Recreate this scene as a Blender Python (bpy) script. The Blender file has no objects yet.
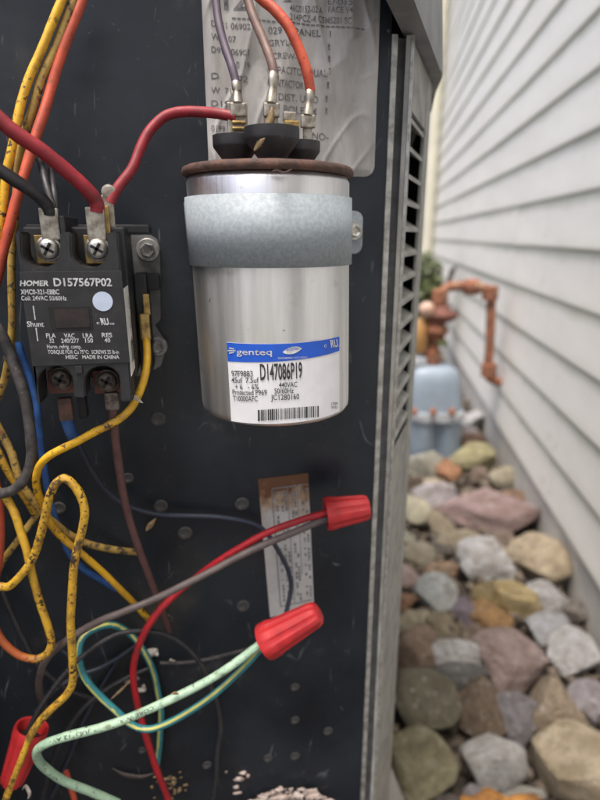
import bpy, bmesh, math, random
from mathutils import Vector, Matrix, noise
random.seed(7)
R = math.radians
col = bpy.context.scene.collection
scene = bpy.context.scene

# ------------------------------------------------------------------ camera, world, sun, exposure
F = 555.0                 # focal length in pixels of a 600 x 800 frame
D = .263                  # distance from the lens to the control panel
PITCH = math.atan(165 / F); YAW = math.atan(115 / F * math.cos(PITCH))
FWD = Vector((math.sin(YAW) * math.cos(PITCH), math.cos(YAW) * math.cos(PITCH), -math.sin(PITCH)))
RIGHT = Vector((math.cos(YAW), -math.sin(YAW), 0)); UP = RIGHT.cross(FWD)
CAM = Vector((0, -D, 0))
cd = bpy.data.cameras.new('camera'); cam = bpy.data.objects.new('camera', cd); col.objects.link(cam)
cam.matrix_world = Matrix.Translation(CAM) @ Matrix((RIGHT, UP, -FWD)).transposed().to_4x4()
cd.sensor_fit = 'HORIZONTAL'; cd.sensor_width = 36; cd.lens = 36 * F / 600
cd.clip_start = .005; cd.clip_end = 1500
cd.dof.use_dof = True; cd.dof.focus_distance = .208; cd.dof.aperture_fstop = 11.5
scene.camera = cam
SUN_EL, SUN_AZ = R(73), R(-140)           # azimuth measured from +Y towards +X
w = bpy.data.worlds.new('World'); scene.world = w; w.use_nodes = True
nt = w.node_tree; bg = nt.nodes['Background']; sky = nt.nodes.new('ShaderNodeTexSky')
sky.sky_type = 'NISHITA'; sky.sun_disc = False; sky.sun_elevation = SUN_EL; sky.sun_rotation = SUN_AZ
sky.air_density = .6; sky.dust_density = 6; sky.ozone_density = .6
nt.links.new(sky.outputs[0], bg.inputs[0]); bg.inputs[1].default_value = .15
sd = bpy.data.lights.new('sun', 'SUN'); sun = bpy.data.objects.new('sun', sd); col.objects.link(sun)
sd.energy = 1.5; sd.angle = R(25); sd.color = (1, .96, .9)
sv = Vector((math.sin(SUN_AZ) * math.cos(SUN_EL), math.cos(SUN_AZ) * math.cos(SUN_EL), math.sin(SUN_EL)))
sun.rotation_euler = sv.to_track_quat('Z', 'Y').to_euler(); sun.location = sv * 8
vs = scene.view_settings; vs.view_transform = 'Standard'; vs.look = 'None'; vs.exposure = 1.0; vs.gamma = 1
try: scene.cycles.use_denoising = True
except Exception: pass
scene.cycles.max_bounces = 6

# ------------------------------------------------------------------ helpers
def ray(x, y): return FWD + RIGHT * ((x - 300) / F) + UP * ((400 - y) / F)
def P(x, y, off=0.0):                     # a point `off` metres in front of the control panel (plane y = 0)
    r = ray(x, y); return CAM + r * ((D - off) / r.y)
def hitz(x, y, z): r = ray(x, y); return CAM + r * ((z - CAM.z) / r.z)
def depth(x, y, d): return CAM + ray(x, y) * d
WL = {}
def link(o, parent, org):
    col.objects.link(o); WL[o.name] = Vector(org)
    if parent is not None: o.parent = parent; o.location = Vector(org) - WL[parent.name]
    else: o.location = org
    return o
def tag(o, label=None, cat=None, group=None, kind=None):
    if label: o['label'] = label
    if cat: o['category'] = cat
    if group: o['group'] = group
    if kind: o['kind'] = kind
    return o
def thing(name, label, cat, loc, group=None):
    return tag(link(bpy.data.objects.new(name, None), None, loc), label, cat, group)
def obj(name, V, Fc, mats, parent=None, smooth=False, mi=None, base=False, sharp=None):
    V = [Vector(v) for v in V]
    lo = Vector((min(v.x for v in V), min(v.y for v in V), min(v.z for v in V)))
    hi = Vector((max(v.x for v in V), max(v.y for v in V), max(v.z for v in V)))
    org = (lo + hi) / 2
    if parent is None: org.z = lo.z
    me = bpy.data.meshes.new(name); me.from_pydata([tuple(v - org) for v in V], [], Fc)
    for m in (mats if isinstance(mats, (list, tuple)) else [mats]): me.materials.append(M[m])
    bm = bmesh.new(); bm.from_mesh(me); bmesh.ops.recalc_face_normals(bm, faces=bm.faces); bm.to_mesh(me); bm.free()
    if mi: me.polygons.foreach_set('material_index', mi)
    if smooth:
        me.polygons.foreach_set('use_smooth', [True] * len(me.polygons))
        if sharp: me.set_sharp_from_angle(angle=R(sharp))
    return link(bpy.data.objects.new(name, me), parent, org)
class MB:
    def __init__(s): s.v, s.f = [], []
    def add(s, V, Fc):
        n = len(s.v); s.v += [Vector(v) for v in V]; s.f += [tuple(i + n for i in q) for q in Fc]; return s
    def bm(s, b):
        b.verts.index_update(); s.add([v.co.copy() for v in b.verts], [[v.index for v in f.verts] for f in b.faces]); b.free(); return s
    def box(s, lo, hi, bev=0, T=None):
        b = bmesh.new(); bmesh.ops.create_cube(b, size=1)
        lo, hi = Vector(lo), Vector(hi)
        for v in b.verts: v.co = Vector(((lo[i] + hi[i]) / 2 + v.co[i] * (hi[i] - lo[i]) for i in range(3)))
        if bev: bmesh.ops.bevel(b, geom=b.edges[:], offset=bev, segments=2, affect='EDGES', profile=.6)
        if T: bmesh.ops.transform(b, matrix=T, verts=b.verts)
        return s.bm(b)
    def prism(s, poly, a, b, T=None, bev=0):   # poly in (x, z), extruded along y from a to b
        n = len(poly); V = [Vector((x, a, z)) for x, z in poly] + [Vector((x, b, z)) for x, z in poly]
        Fc = [tuple(range(n)), tuple(range(2 * n - 1, n - 1, -1))] + [(i, (i + 1) % n, n + (i + 1) % n, n + i) for i in range(n)]
        if bev:
            me = bpy.data.meshes.new('t'); me.from_pydata(V, [], Fc); q = bmesh.new(); q.from_mesh(me); bpy.data.meshes.remove(me)
            bmesh.ops.recalc_face_normals(q, faces=q.faces)
            ed = [e for e in q.edges if len(e.link_faces) == 2 and e.calc_face_angle(0) > .6]
            bmesh.ops.bevel(q, geom=ed, offset=bev, segments=2, affect='EDGES')
            if T: bmesh.ops.transform(q, matrix=T, verts=q.verts)
            return s.bm(q)
        if T: V = [T @ v for v in V]
        return s.add(V, Fc)
    def lathe(s, prof, a, ax=(0, 0, 1), n=24, cap=True, mod=None):   # prof: (radius, distance along ax)
        ax = Vector(ax).normalized(); u = ax.orthogonal().normalized(); w_ = ax.cross(u); a = Vector(a); V = []; Fc = []
        for k, (r, h) in enumerate(prof):
            for i in range(n):
                t = 2 * math.pi * i / n; rr = r * (mod(t, k) if mod else 1)
                V.append(a + ax * h + (u * math.cos(t) + w_ * math.sin(t)) * rr)
        for k in range(len(prof) - 1):
            for i in range(n): j = (i + 1) % n; Fc.append((k * n + i, k * n + j, (k + 1) * n + j, (k + 1) * n + i))
        if cap: Fc += [tuple(range(n)), tuple(range((len(prof) - 1) * n, len(prof) * n))]
        return s.add(V, Fc)
    def tube(s, pts, r, n=10, cap=True, res=8, rad=None):
        V, Fc = tube_mesh(pts, r, n, cap, res, rad); return s.add(V, Fc)
    def build(s, name, mat, parent=None, **k): return obj(name, s.v, s.f, mat, parent, **k)
def spline(pts, res):
    p = [Vector(q) for q in pts]
    if len(p) == 2: return [p[0].lerp(p[1], i / res) for i in range(res + 1)]
    p = [2 * p[0] - p[1]] + p + [2 * p[-1] - p[-2]]; out = []
    for i in range(1, len(p) - 2):
        a, b, c, d = p[i - 1:i + 3]
        for k in range(res):
            t = k / res
            out.append(.5 * (2 * b + (c - a) * t + (2 * a - 5 * b + 4 * c - d) * t * t + (3 * b - a - 3 * c + d) * t ** 3))
    out.append(p[-2]); return out
def frames(c):
    t = [(c[min(i + 1, len(c) - 1)] - c[max(i - 1, 0)]).normalized() for i in range(len(c))]
    u = t[0].orthogonal().normalized(); o = []
    for i in range(len(c)):
        u = (u - t[i] * u.dot(t[i])).normalized(); o.append((t[i], u, t[i].cross(u)))
    return o
def tube_mesh(pts, r, n=10, cap=True, res=8, rad=None):
    c = spline(pts, res); fr = frames(c); V = []; Fc = []
    for i, q in enumerate(c):
        rr = rad(i, len(c)) * r if rad else r
        for k in range(n):
            a = 2 * math.pi * k / n; V.append(q + (fr[i][1] * math.cos(a) + fr[i][2] * math.sin(a)) * rr)
    for i in range(len(c) - 1):
        for k in range(n): j = (k + 1) % n; Fc.append((i * n + k, i * n + j, (i + 1) * n + j, (i + 1) * n + k))
    if cap: Fc += [tuple(range(n)), tuple(range((len(c) - 1) * n, len(c) * n))]
    return V, Fc

# ------------------------------------------------------------------ materials
M = {}
def mat(name, c, c2=None, scale=60, rough=.5, rough2=None, metal=0, bump=0, bscale=None, spots=(), stretch=None, lo=.35, hi=.65, coat=0, spec=None, trans=0, objcol=False, detail=6):
    m = bpy.data.materials.new(name); m.use_nodes = True; M[name] = m
    nt = m.node_tree; b = nt.nodes['Principled BSDF']; L = nt.links.new
    tc = nt.nodes.new('ShaderNodeTexCoord'); vec = tc.outputs['Object']
    if stretch:
        mp = nt.nodes.new('ShaderNodeMapping'); mp.inputs['Scale'].default_value = stretch; L(vec, mp.inputs[0]); vec = mp.outputs[0]
    if objcol:
        oi = nt.nodes.new('ShaderNodeObjectInfo'); rm = nt.nodes.new('ShaderNodeMath'); rm.operation = 'MULTIPLY'; L(oi.outputs['Random'], rm.inputs[0]); rm.inputs[1].default_value = 83
        av = nt.nodes.new('ShaderNodeVectorMath'); L(vec, av.inputs[0]); L(rm.outputs[0], av.inputs[1]); vec = av.outputs[0]
    def noise_(s, d=6, r=.6, v=None):
        n = nt.nodes.new('ShaderNodeTexNoise'); n.inputs['Scale'].default_value = s; n.inputs['Detail'].default_value = d; n.inputs['Roughness'].default_value = r
        L(v or vec, n.inputs['Vector']); return n.outputs[0]
    def ramp(x, a, z):
        r_ = nt.nodes.new('ShaderNodeMapRange'); r_.interpolation_type = 'SMOOTHSTEP'; r_.inputs[1].default_value = a; r_.inputs[2].default_value = z; L(x, r_.inputs[0]); return r_.outputs[0]
    def mix(fac, a, z):
        x = nt.nodes.new('ShaderNodeMix'); x.data_type = 'RGBA'
        L(fac, x.inputs[0])
        for i, q in ((6, a), (7, z)):
            if isinstance(q, tuple): x.inputs[i].default_value = (*q, 1)
            else: L(q, x.inputs[i])
        return x.outputs[2]
    cur = c; f0 = ramp(noise_(scale, detail), lo, hi)
    if objcol:
        oi = nt.nodes.new('ShaderNodeObjectInfo'); base = oi.outputs['Color']
        mu = nt.nodes.new('ShaderNodeMix'); mu.data_type = 'RGBA'; mu.blend_type = 'MULTIPLY'; mu.inputs[0].default_value = 1
        L(base, mu.inputs[6]); mu.inputs[7].default_value = (*c2, 1); cur = mix(f0, base, mu.outputs[2])
    elif c2: cur = mix(f0, c, c2)
    for (sc, ss, a, z, *mk) in spots:
        fac = ramp(noise_(ss, 5, .62, vec if objcol else tc.outputs['Object']), a, z)
        if mk:
            mm = nt.nodes.new('ShaderNodeMath'); mm.operation = 'MULTIPLY'; L(fac, mm.inputs[0]); L(ramp(noise_(mk[0], 3, .5, tc.outputs['Object']), .44, .6), mm.inputs[1]); fac = mm.outputs[0]
        cur = mix(fac, cur, sc)
    if isinstance(cur, tuple): b.inputs['Base Color'].default_value = (*cur, 1)
    else: L(cur, b.inputs['Base Color'])
    if rough2 is not None:
        mr = nt.nodes.new('ShaderNodeMapRange'); L(noise_(scale * .7, 5), mr.inputs[0]); mr.inputs[1].default_value = .3; mr.inputs[2].default_value = .7
        mr.inputs[3].default_value = rough; mr.inputs[4].default_value = rough2; L(mr.outputs[0], b.inputs['Roughness'])
    else: b.inputs['Roughness'].default_value = rough
    b.inputs['Metallic'].default_value = metal; b.inputs['Coat Weight'].default_value = coat
    if spec is not None: b.inputs['Specular IOR Level'].default_value = spec
    if trans:
        b.inputs['Transmission Weight'].default_value = trans
    if bump:
        bp = nt.nodes.new('ShaderNodeBump'); bp.inputs['Strength'].default_value = 1; bp.inputs['Distance'].default_value = bump
        L(noise_(bscale or scale, 8, .65), bp.inputs['Height']); L(bp.outputs[0], b.inputs['Normal'])
    return m
DIRT = (.035, .028, .02)
mat('panel_paint', (.007, .0105, .016), (.017, .023, .031), 14, .24, .5, spec=.4, bump=.00012, bscale=160, spots=[((.07, .07, .07), 27, .6, .85), ((.05, .045, .04), 9, .58, .8), ((.09, .085, .08), 520, .68, .74)])
mat('casing_paint', (.34, .34, .31), (.22, .22, .2), 60, .5, .7, bump=.0001, spots=[((.16, .13, .1), 130, .6, .75)])
mat('edge_galvanised', (.5, .5, .47), (.3, .3, .28), 180, .38, .6, metal=.6, spots=[((.15, .13, .1), 90, .6, .75)])
mat('groove_paint', (.13, .135, .14), (.08, .08, .082), 90, .6, spots=[((.2, .17, .13), 160, .62, .75)])
mat('dark_void', (.008, .008, .009), (.015, .014, .013), 200, .8)
mat('top_cover_paint', (.21, .22, .22), (.15, .155, .16), 40, .45, .6, bump=.0001)
mat('paper', (.46, .45, .43), (.30, .29, .27), 60, .3, .5, bump=.0002, bscale=120, stretch=(1, 1, .3), spots=[((.2, .17, .14), 60, .6, .85), ((.58, .57, .55), 33, .56, .8)])
mat('paper_rusty', (.55, .55, .54), (.46, .46, .45), 80, .5, bump=.00004, bscale=400)
mat('faded_ink', (.07, .07, .075), (.2, .195, .19), 500, .7)
mat('black_ink', (.012, .012, .014), (.05, .05, .055), 700, .6)
mat('grey_ink', (.15, .15, .16), (.25, .25, .26), 500, .7)
mat('white_ink', (.62, .64, .66), (.4, .41, .42), 600, .5)
mat('pale_blue_dot', (.52, .6, .75), (.46, .54, .68), 200, .4)
mat('aluminium', (.90, .90, .895), (.56, .56, .555), 60, .28, .52, metal=.93, stretch=(1, 1, .06), bump=.0003, bscale=140, spots=[((.25, .23, .2), 330, .68, .76), ((.5, .49, .47), 60, .56, .75)])
mat('zinc_band', (.33, .375, .40), (.265, .305, .33), 700, .5, .65, metal=.12, bump=.00006, bscale=1500, spots=[((.28, .3, .3), 150, .66, .8)])
mat('rust_rim', (.06, .036, .03), (.12, .06, .042), 260, .75, bump=.0004, bscale=500, spots=[((.2, .17, .15), 500, .66, .74)])
mat('label_white', (.78, .78, .8), (.7, .7, .72), 60, .38)
mat('label_blue', (.012, .10, .58), (.015, .09, .5), 90, .36)
mat('cup_plastic', (.018, .019, .022), (.03, .03, .033), 150, .5, spots=[((.13, .12, .11), 300, .66, .8)])
mat('tin_terminal', (.5, .47, .4), (.26, .23, .19), 330, .35, .55, metal=.85, bump=.0001, spots=[((.16, .11, .07), 250, .6, .75)])
mat('brass_terminal', (.52, .37, .14), (.28, .19, .08), 330, .3, .6, metal=.85, bump=.0001, spots=[((.12, .07, .04), 300, .6, .72)])
mat('zinc_screw', (.62, .62, .58), (.4, .38, .33), 500, .28, .5, metal=.9, bump=.0001, spots=[((.2, .15, .08), 260, .62, .75)])
mat('dull_screw', (.4, .4, .39), (.26, .25, .24), 350, .45, .65, metal=.6, bump=.0001, spots=[((.12, .1, .08), 260, .6, .75)])
mat('rusty_screw', (.17, .145, .125), (.06, .04, .034), 320, .6, metal=.3, bump=.0003)
mat('dull_plate', (.22, .225, .225), (.15, .15, .15), 130, .5, .7, metal=.3, bump=.0001, spots=[((.2, .18, .16), 150, .64, .8)])
mat('phenolic', (.014, .015, .017), (.023, .023, .026), 160, .48, .62, bump=.00006, bscale=700, spots=[((.1, .095, .09), 240, .67, .85)])
mat('window_plastic', (.03, .02, .02), (.014, .011, .012), 160, .35)
mat('sticker', (.8, .79, .74), (.68, .67, .63), 150, .5)
mat('wire_yellow', (.66, .40, .035), (.50, .28, .03), 160, .42, .6, bump=.0001, bscale=900, spots=[((.24, .13, .03), 170, .5, .66, 55), ((.03, .022, .015), 430, .49, .56, 75), ((.05, .035, .02), 900, .56, .62), ((.12, .07, .03), 110, .56, .7)], detail=4)
mat('wire_yellow_rusty', (.66, .40, .035), (.50, .28, .03), 160, .42, .6, bump=.0001, bscale=900, spots=[((.24, .13, .03), 170, .5, .66, 55), ((.03, .022, .015), 430, .52, .58, 75)], detail=4)
mat('wire_yellow_clean', (.74, .43, .02), (.6, .33, .02), 160, .4, .55, bump=.0001, bscale=900, spots=[((.34, .19, .03), 150, .52, .7, 40), ((.05, .035, .02), 520, .55, .6, 60)])
mat('wire_yellow_dirty', (.46, .31, .07), (.30, .19, .05), 160, .55, .7, bump=.0002, bscale=900, spots=[((.06, .045, .03), 330, .53, .62), ((.3, .07, .03), 240, .64, .72)])
mat('wire_orange', (.6, .1, .045), (.44, .075, .04), 120, .42, .6, bump=.0001, bscale=700, spots=[((.28, .06, .03), 160, .56, .74), ((.05, .03, .02), 600, .63, .68)])
mat('wire_red', (.28, .017, .027), (.19, .013, .02), 130, .46, .64, bump=.00006, spots=[((.12, .02, .02), 200, .58, .74), ((.03, .02, .02), 600, .63, .68)])
mat('wire_bright_red', (.42, .012, .02), (.3, .01, .018), 130, .42, .6, bump=.0001, bscale=700, spots=[((.14, .02, .02), 180, .57, .74)])
mat('wire_black', (.016, .016, .019), (.03, .03, .033), 150, .4, .6, bump=.0001, bscale=700, spots=[((.12, .11, .1), 430, .66, .76)])
mat('wire_charcoal', (.035, .034, .036), (.075, .07, .068), 240, .6, .75, bump=.0003, bscale=700, spots=[((.2, .17, .14), 460, .64, .74)])
mat('wire_purple', (.10, .075, .105), (.07, .055, .08), 150, .5, .65, spots=[((.2, .18, .17), 260, .62, .8)])
mat('wire_brown', (.19, .115, .09), (.13, .08, .068), 150, .5, .65, spots=[((.26, .22, .19), 260, .62, .8)])
mat('wire_maroon', (.13, .065, .06), (.1, .05, .048), 170, .5, .65, spots=[((.2, .15, .13), 360, .62, .78)])
mat('wire_taupe', (.12, .095, .09), (.085, .066, .065), 170, .45, .6, spots=[((.2, .17, .15), 360, .63, .78)])
mat('wire_blue', (.03, .11, .34), (.02, .075, .25), 150, .42, .6, spots=[((.03, .03, .05), 330, .62, .75)])
mat('wire_navy', (.022, .03, .055), (.03, .035, .05), 150, .5)
mat('wire_pale_green', (.36, .52, .37), (.27, .42, .30), 130, .4, .6, bump=.0001, bscale=700, spots=[((.17, .22, .13), 160, .55, .72), ((.06, .05, .03), 520, .61, .66)])
mat('wire_teal', (.03, .22, .25), (.025, .16, .19), 150, .42, .6, spots=[((.04, .05, .05), 330, .64, .78)])
mat('wire_stripe', (.58, .56, .14), (.45, .44, .13), 200, .45)
mat('nut_red', (.47, .02, .024), (.36, .016, .02), 120, .5, .66, bump=.0001, bscale=900, spots=[((.22, .03, .03), 170, .57, .75), ((.12, .05, .04), 600, .64, .7)])
mat('husk', (.42, .31, .17), (.2, .13, .06), 300, .8, bump=.0003)
mat('web_white', (.6, .57, .52), (.4, .33, .28), 300, .8, bump=.0003)
mat('crumb', (.62, .53, .48), (.45, .35, .3), 200, .85, bump=.0004, bscale=500)
mat('rivet_grey', (.035, .04, .045), (.075, .07, .065), 300, .6, spots=[((.17, .11, .07), 240, .6, .75)])
mat('siding_vinyl', (.84, .825, .76), (.78, .765, .70), 2.5, .48, .6, bump=.0003, bscale=14, stretch=(1, 1, 3), spots=[((.58, .58, .45), 5.5, .58, .85), ((.64, .62, .54), 17, .6, .8)])
mat('foundation_paint', (.62, .60, .53), (.5, .48, .42), 6, .75, bump=.002, bscale=40, spots=[((.25, .25, .17), 8, .6, .78)])
mat('trim_cream', (.78, .75, .6), (.7, .67, .54), 4, .5)
mat('soil', (.12, .095, .07), (.045, .036, .028), 22, .95, bump=.012, bscale=60)
mat('grass_ground', (.24, .235, .20), (.17, .175, .14), 3, .95, bump=.03, bscale=30)
mat('concrete', (.3, .29, .27), (.22, .21, .19), 14, .85, bump=.002, bscale=80)
mat('stone', None, (.62, .59, .55), 2.0, .62, .85, bump=.03, bscale=5, spots=[((.2, .165, .13), 2.4, .6, .85), ((.12, .1, .08), 12, .6, .74), ((.7, .66, .6), 3.6, .55, .8)], objcol=True, lo=.33, hi=.67, detail=10)
mat('gravel_grit', (.18, .145, .11), (.05, .04, .03), 45, .9, bump=.002, bscale=200, lo=.4, hi=.6)
mat('meter_paint', (.30, .37, .44), (.25, .31, .37), 12, .5, bump=.0008, bscale=60, spots=[((.3, .2, .14), 22, .64, .74)])
mat('meter_flange', (.5, .53, .56), (.4, .43, .46), 22, .5, spots=[((.35, .18, .09), 40, .6, .7)])
mat('rust_pipe', (.36, .14, .07), (.2, .085, .05), 22, .75, bump=.001, bscale=60, spots=[((.5, .34, .2), 30, .54, .7), ((.12, .07, .05), 55, .6, .72)])
mat('rust_dark', (.2, .075, .05), (.13, .055, .045), 25, .75, bump=.001, bscale=60)
mat('valve_yellow', (.48, .27, .09), (.38, .2, .07), 25, .6)
mat('cap_pink', (.6, .42, .34), (.45, .28, .2), 25, .5)
mat('leaf_orange', (.40, .18, .035), (.2, .09, .025), 60, .6, bump=.0006, bscale=90)
mat('leaf_green', (.085, .11, .04), (.11, .13, .05), 5, .55)
mat('bark', (.08, .06, .045), (.05, .04, .03), 30, .9, bump=.003)
# rust wash at the top of the lower label
def rust_wash():
    m = M['paper_rusty']; nt = m.node_tree; b = nt.nodes['Principled BSDF']; L = nt.links.new
    tc = nt.nodes.new('ShaderNodeTexCoord'); sp = nt.nodes.new('ShaderNodeSeparateXYZ'); L(tc.outputs['Object'], sp.inputs[0])
    n = nt.nodes.new('ShaderNodeTexNoise'); n.inputs['Scale'].default_value = 130; n.inputs['Detail'].default_value = 6; L(tc.outputs['Object'], n.inputs[0])
    a = nt.nodes.new('ShaderNodeMath'); a.operation = 'MULTIPLY_ADD'; L(n.outputs[0], a.inputs[0]); a.inputs[1].default_value = .035; L(sp.outputs[2], a.inputs[2])
    old = b.inputs['Base Color'].links[0].from_socket
    for lo, hi, c in ((.037, .046, (.36, .26, .17)), (.047, .054, (.13, .055, .025))):
        r_ = nt.nodes.new('ShaderNodeMapRange'); r_.inputs[1].default_value = lo; r_.inputs[2].default_value = hi; L(a.outputs[0], r_.inputs[0])
        x = nt.nodes.new('ShaderNodeMix'); x.data_type = 'RGBA'; L(r_.outputs[0], x.inputs[0]); L(old, x.inputs[6]); x.inputs[7].default_value = (*c, 1); old = x.outputs[2]
    L(old, b.inputs['Base Color'])
rust_wash()
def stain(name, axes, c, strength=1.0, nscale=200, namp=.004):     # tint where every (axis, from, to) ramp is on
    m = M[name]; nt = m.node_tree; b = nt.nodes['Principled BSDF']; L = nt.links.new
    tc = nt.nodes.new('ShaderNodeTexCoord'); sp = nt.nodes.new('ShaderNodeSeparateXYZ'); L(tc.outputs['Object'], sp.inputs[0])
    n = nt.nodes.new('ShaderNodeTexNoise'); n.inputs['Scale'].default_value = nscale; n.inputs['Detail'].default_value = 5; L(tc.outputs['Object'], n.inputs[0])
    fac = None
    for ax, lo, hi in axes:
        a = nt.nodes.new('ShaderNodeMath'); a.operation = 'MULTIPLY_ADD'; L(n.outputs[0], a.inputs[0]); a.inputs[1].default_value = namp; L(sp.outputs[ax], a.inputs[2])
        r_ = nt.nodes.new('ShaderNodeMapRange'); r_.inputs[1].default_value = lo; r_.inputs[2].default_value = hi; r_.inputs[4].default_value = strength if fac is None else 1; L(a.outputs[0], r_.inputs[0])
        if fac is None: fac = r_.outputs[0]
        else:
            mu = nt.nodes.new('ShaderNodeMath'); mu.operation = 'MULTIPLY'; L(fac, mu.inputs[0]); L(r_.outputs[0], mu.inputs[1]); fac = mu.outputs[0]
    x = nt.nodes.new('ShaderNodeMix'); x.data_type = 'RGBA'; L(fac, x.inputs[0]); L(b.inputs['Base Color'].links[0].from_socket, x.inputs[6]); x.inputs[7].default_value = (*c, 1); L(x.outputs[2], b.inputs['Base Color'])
stain('wire_yellow_rusty', [(0, .0095, .002), (2, .040, .030)], (.36, .075, .03), .92, 300, .006)
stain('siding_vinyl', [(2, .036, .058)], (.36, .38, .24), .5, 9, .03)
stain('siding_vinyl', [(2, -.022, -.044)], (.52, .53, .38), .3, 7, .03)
def scratches():
    m = M['panel_paint']; nt = m.node_tree; b = nt.nodes['Principled BSDF']; L = nt.links.new
    tc = nt.nodes.new('ShaderNodeTexCoord'); old = b.inputs['Base Color'].links[0].from_socket
    for rot, sc, th in ((.5, 26, .010), (2.2, 19, .008), (1.3, 41, .008)):
        mp = nt.nodes.new('ShaderNodeMapping'); mp.inputs['Rotation'].default_value = (0, rot, 0); mp.inputs['Scale'].default_value = (1, 1, .25); L(tc.outputs['Object'], mp.inputs[0])
        nz = nt.nodes.new('ShaderNodeTexNoise'); nz.inputs['Scale'].default_value = 30; L(mp.outputs[0], nz.inputs[0])
        ad = nt.nodes.new('ShaderNodeVectorMath'); ad.operation = 'MULTIPLY_ADD'; L(nz.outputs['Color'], ad.inputs[0]); ad.inputs[1].default_value = (.03, .03, .03); L(mp.outputs[0], ad.inputs[2])
        vo = nt.nodes.new('ShaderNodeTexVoronoi'); vo.feature = 'DISTANCE_TO_EDGE'; vo.inputs['Scale'].default_value = sc; L(ad.outputs[0], vo.inputs[0])
        r1 = nt.nodes.new('ShaderNodeMapRange'); r1.inputs[1].default_value = th; r1.inputs[2].default_value = 0; L(vo.outputs['Distance'], r1.inputs[0])
        n2 = nt.nodes.new('ShaderNodeTexNoise'); n2.inputs['Scale'].default_value = 38 + sc; L(tc.outputs['Object'], n2.inputs[0])
        r2 = nt.nodes.new('ShaderNodeMapRange'); r2.inputs[1].default_value = .58; r2.inputs[2].default_value = .8; L(n2.outputs[0], r2.inputs[0])
        mu = nt.nodes.new('ShaderNodeMath'); mu.operation = 'MULTIPLY'; L(r1.outputs[0], mu.inputs[0]); L(r2.outputs[0], mu.inputs[1])
        x = nt.nodes.new('ShaderNodeMix'); x.data_type = 'RGBA'; L(mu.outputs[0], x.inputs[0]); L(old, x.inputs[6]); x.inputs[7].default_value = (.22, .23, .24, 1); old = x.outputs[2]
    L(old, b.inputs['Base Color'])
scratches()

# ------------------------------------------------------------------ lettering
def text_mesh(s, bold=0.0, shear=0.0):
    cu = bpy.data.curves.new('t', 'FONT'); cu.body = s; cu.size = 1; cu.offset = bold; cu.shear = shear; cu.resolution_u = 3
    o = bpy.data.objects.new('t', cu); col.objects.link(o)
    dg = bpy.context.evaluated_depsgraph_get(); me = bpy.data.meshes.new_from_object(o.evaluated_get(dg))
    V = [v.co.copy() for v in me.vertices]; Fc = [tuple(p.vertices) for p in me.polygons]
    bpy.data.objects.remove(o); bpy.data.curves.remove(cu); bpy.data.meshes.remove(me)
    x0 = min(v.x for v in V); x1 = max(v.x for v in V)
    return [((v.x - x0) / (x1 - x0), v.y / .69) for v in V], Fc      # x 0..1, capital height 1
def text_panel(s, x0, x1, yt, yb, off, m, parent, bold=.015, shear=0, name='lettering', height=None, rise=0):
    q, Fc = text_mesh(s, bold, shear); a = P(x0, yb, off); b = P(x1, yb - rise, off); hgt = P(x0, yt, off).z - a.z
    V = []
    for u, v in q:
        p = a.lerp(b, u); p.z += v * hgt; p.y = -off
        if height: p.y -= height(p.x, p.z)
        V.append(p)
    return obj(name, V, Fc, m, parent)

# ------------------------------------------------------------------ setting: ground, bed, house
H = .64                                        # height of the lens above the stone bed
WA = R(19.1)                                   # the house wall runs this far clockwise of the panel normal
WU = Vector((math.sin(WA), math.cos(WA), 0)); WN = Vector((math.cos(WA), -math.sin(WA), 0)); WX = .372
def wall(s, l, z): return CAM + WU * s + WN * l + Vector((0, 0, z))
def sheet(name, pts, z, m, kind='structure'):
    return tag(obj(name, [(p[0], p[1], z) for p in pts], [tuple(range(len(pts)))], m), kind=kind)
N = 48; sheet('ground', [(600 * math.cos(2 * math.pi * i / N), 600 * math.sin(2 * math.pi * i / N)) for i in range(N)], -H - .03, 'grass_ground')
bed = [wall(-1.2, -.5, 0), wall(-1.2, .5, 0), wall(7.5, .5, 0), wall(7.5, -.5, 0)]
nx, ny = 90, 12; V = []; Fc = []
for i in range(nx + 1):
    for j in range(ny + 1):
        p = wall(-1.2 + 6.2 * i / nx, -.55 + 1.0 * j / ny, -H - .012); p.z += noise.noise(p * 7) * .012; V.append(p)
for i in range(nx):
    for j in range(ny): a = i * (ny + 1) + j; Fc.append((a, a + 1, a + ny + 2, a + ny + 1))
tag(obj('soil_bed', V, Fc, 'soil', smooth=True), kind='structure')

house = thing('house', 'pale beige house clad in overlapping horizontal vinyl siding', 'house', wall(1, WX + .1, -H))
S0, S1 = -2.6, 4.1; EXPO = .102; ZB = -.537
def board(name, s0, s1, z, k):
    prof = [(.006, 0), (.0073, .004), (.0071, .009), (.0025, EXPO - .004), (.0025, EXPO + .006), (0, EXPO + .006), (0, .004), (.004, 0)]
    n = max(2, int((s1 - s0) / .16)); V = []; Fc = []; q = len(prof)
    for i in range(n + 1):
        s = s0 + (s1 - s0) * i / n
        bow = noise.noise(Vector((s * 1.7, k * 3.1, 0))) * .0016; sag = noise.noise(Vector((s * 1.1, k * 5.3, 9))) * .0018
        for o_, zz in prof: V.append(wall(s, WX - o_ - bow, z + zz + sag))
    for i in range(n):
        for j in range(q): Fc.append((i * q + j, i * q + (j + 1) % q, (i + 1) * q + (j + 1) % q, (i + 1) * q + j))
    Fc += [tuple(range(q)), tuple(range(n * q, n * q + q))]
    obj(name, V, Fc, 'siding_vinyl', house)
nb = 32; rs = random.Random(3)
for k in range(nb):
    z = ZB + k * EXPO; j = [.95, 2.3, 1.6, 3.1][(k // 2) % 4] + rs.uniform(-.05, .05) if k > 1 else 1.12
    board('siding_board', S0, j, z, k); board('siding_board', j + .0025, S1, z, k + 100)
zt = ZB + nb * EXPO
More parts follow.
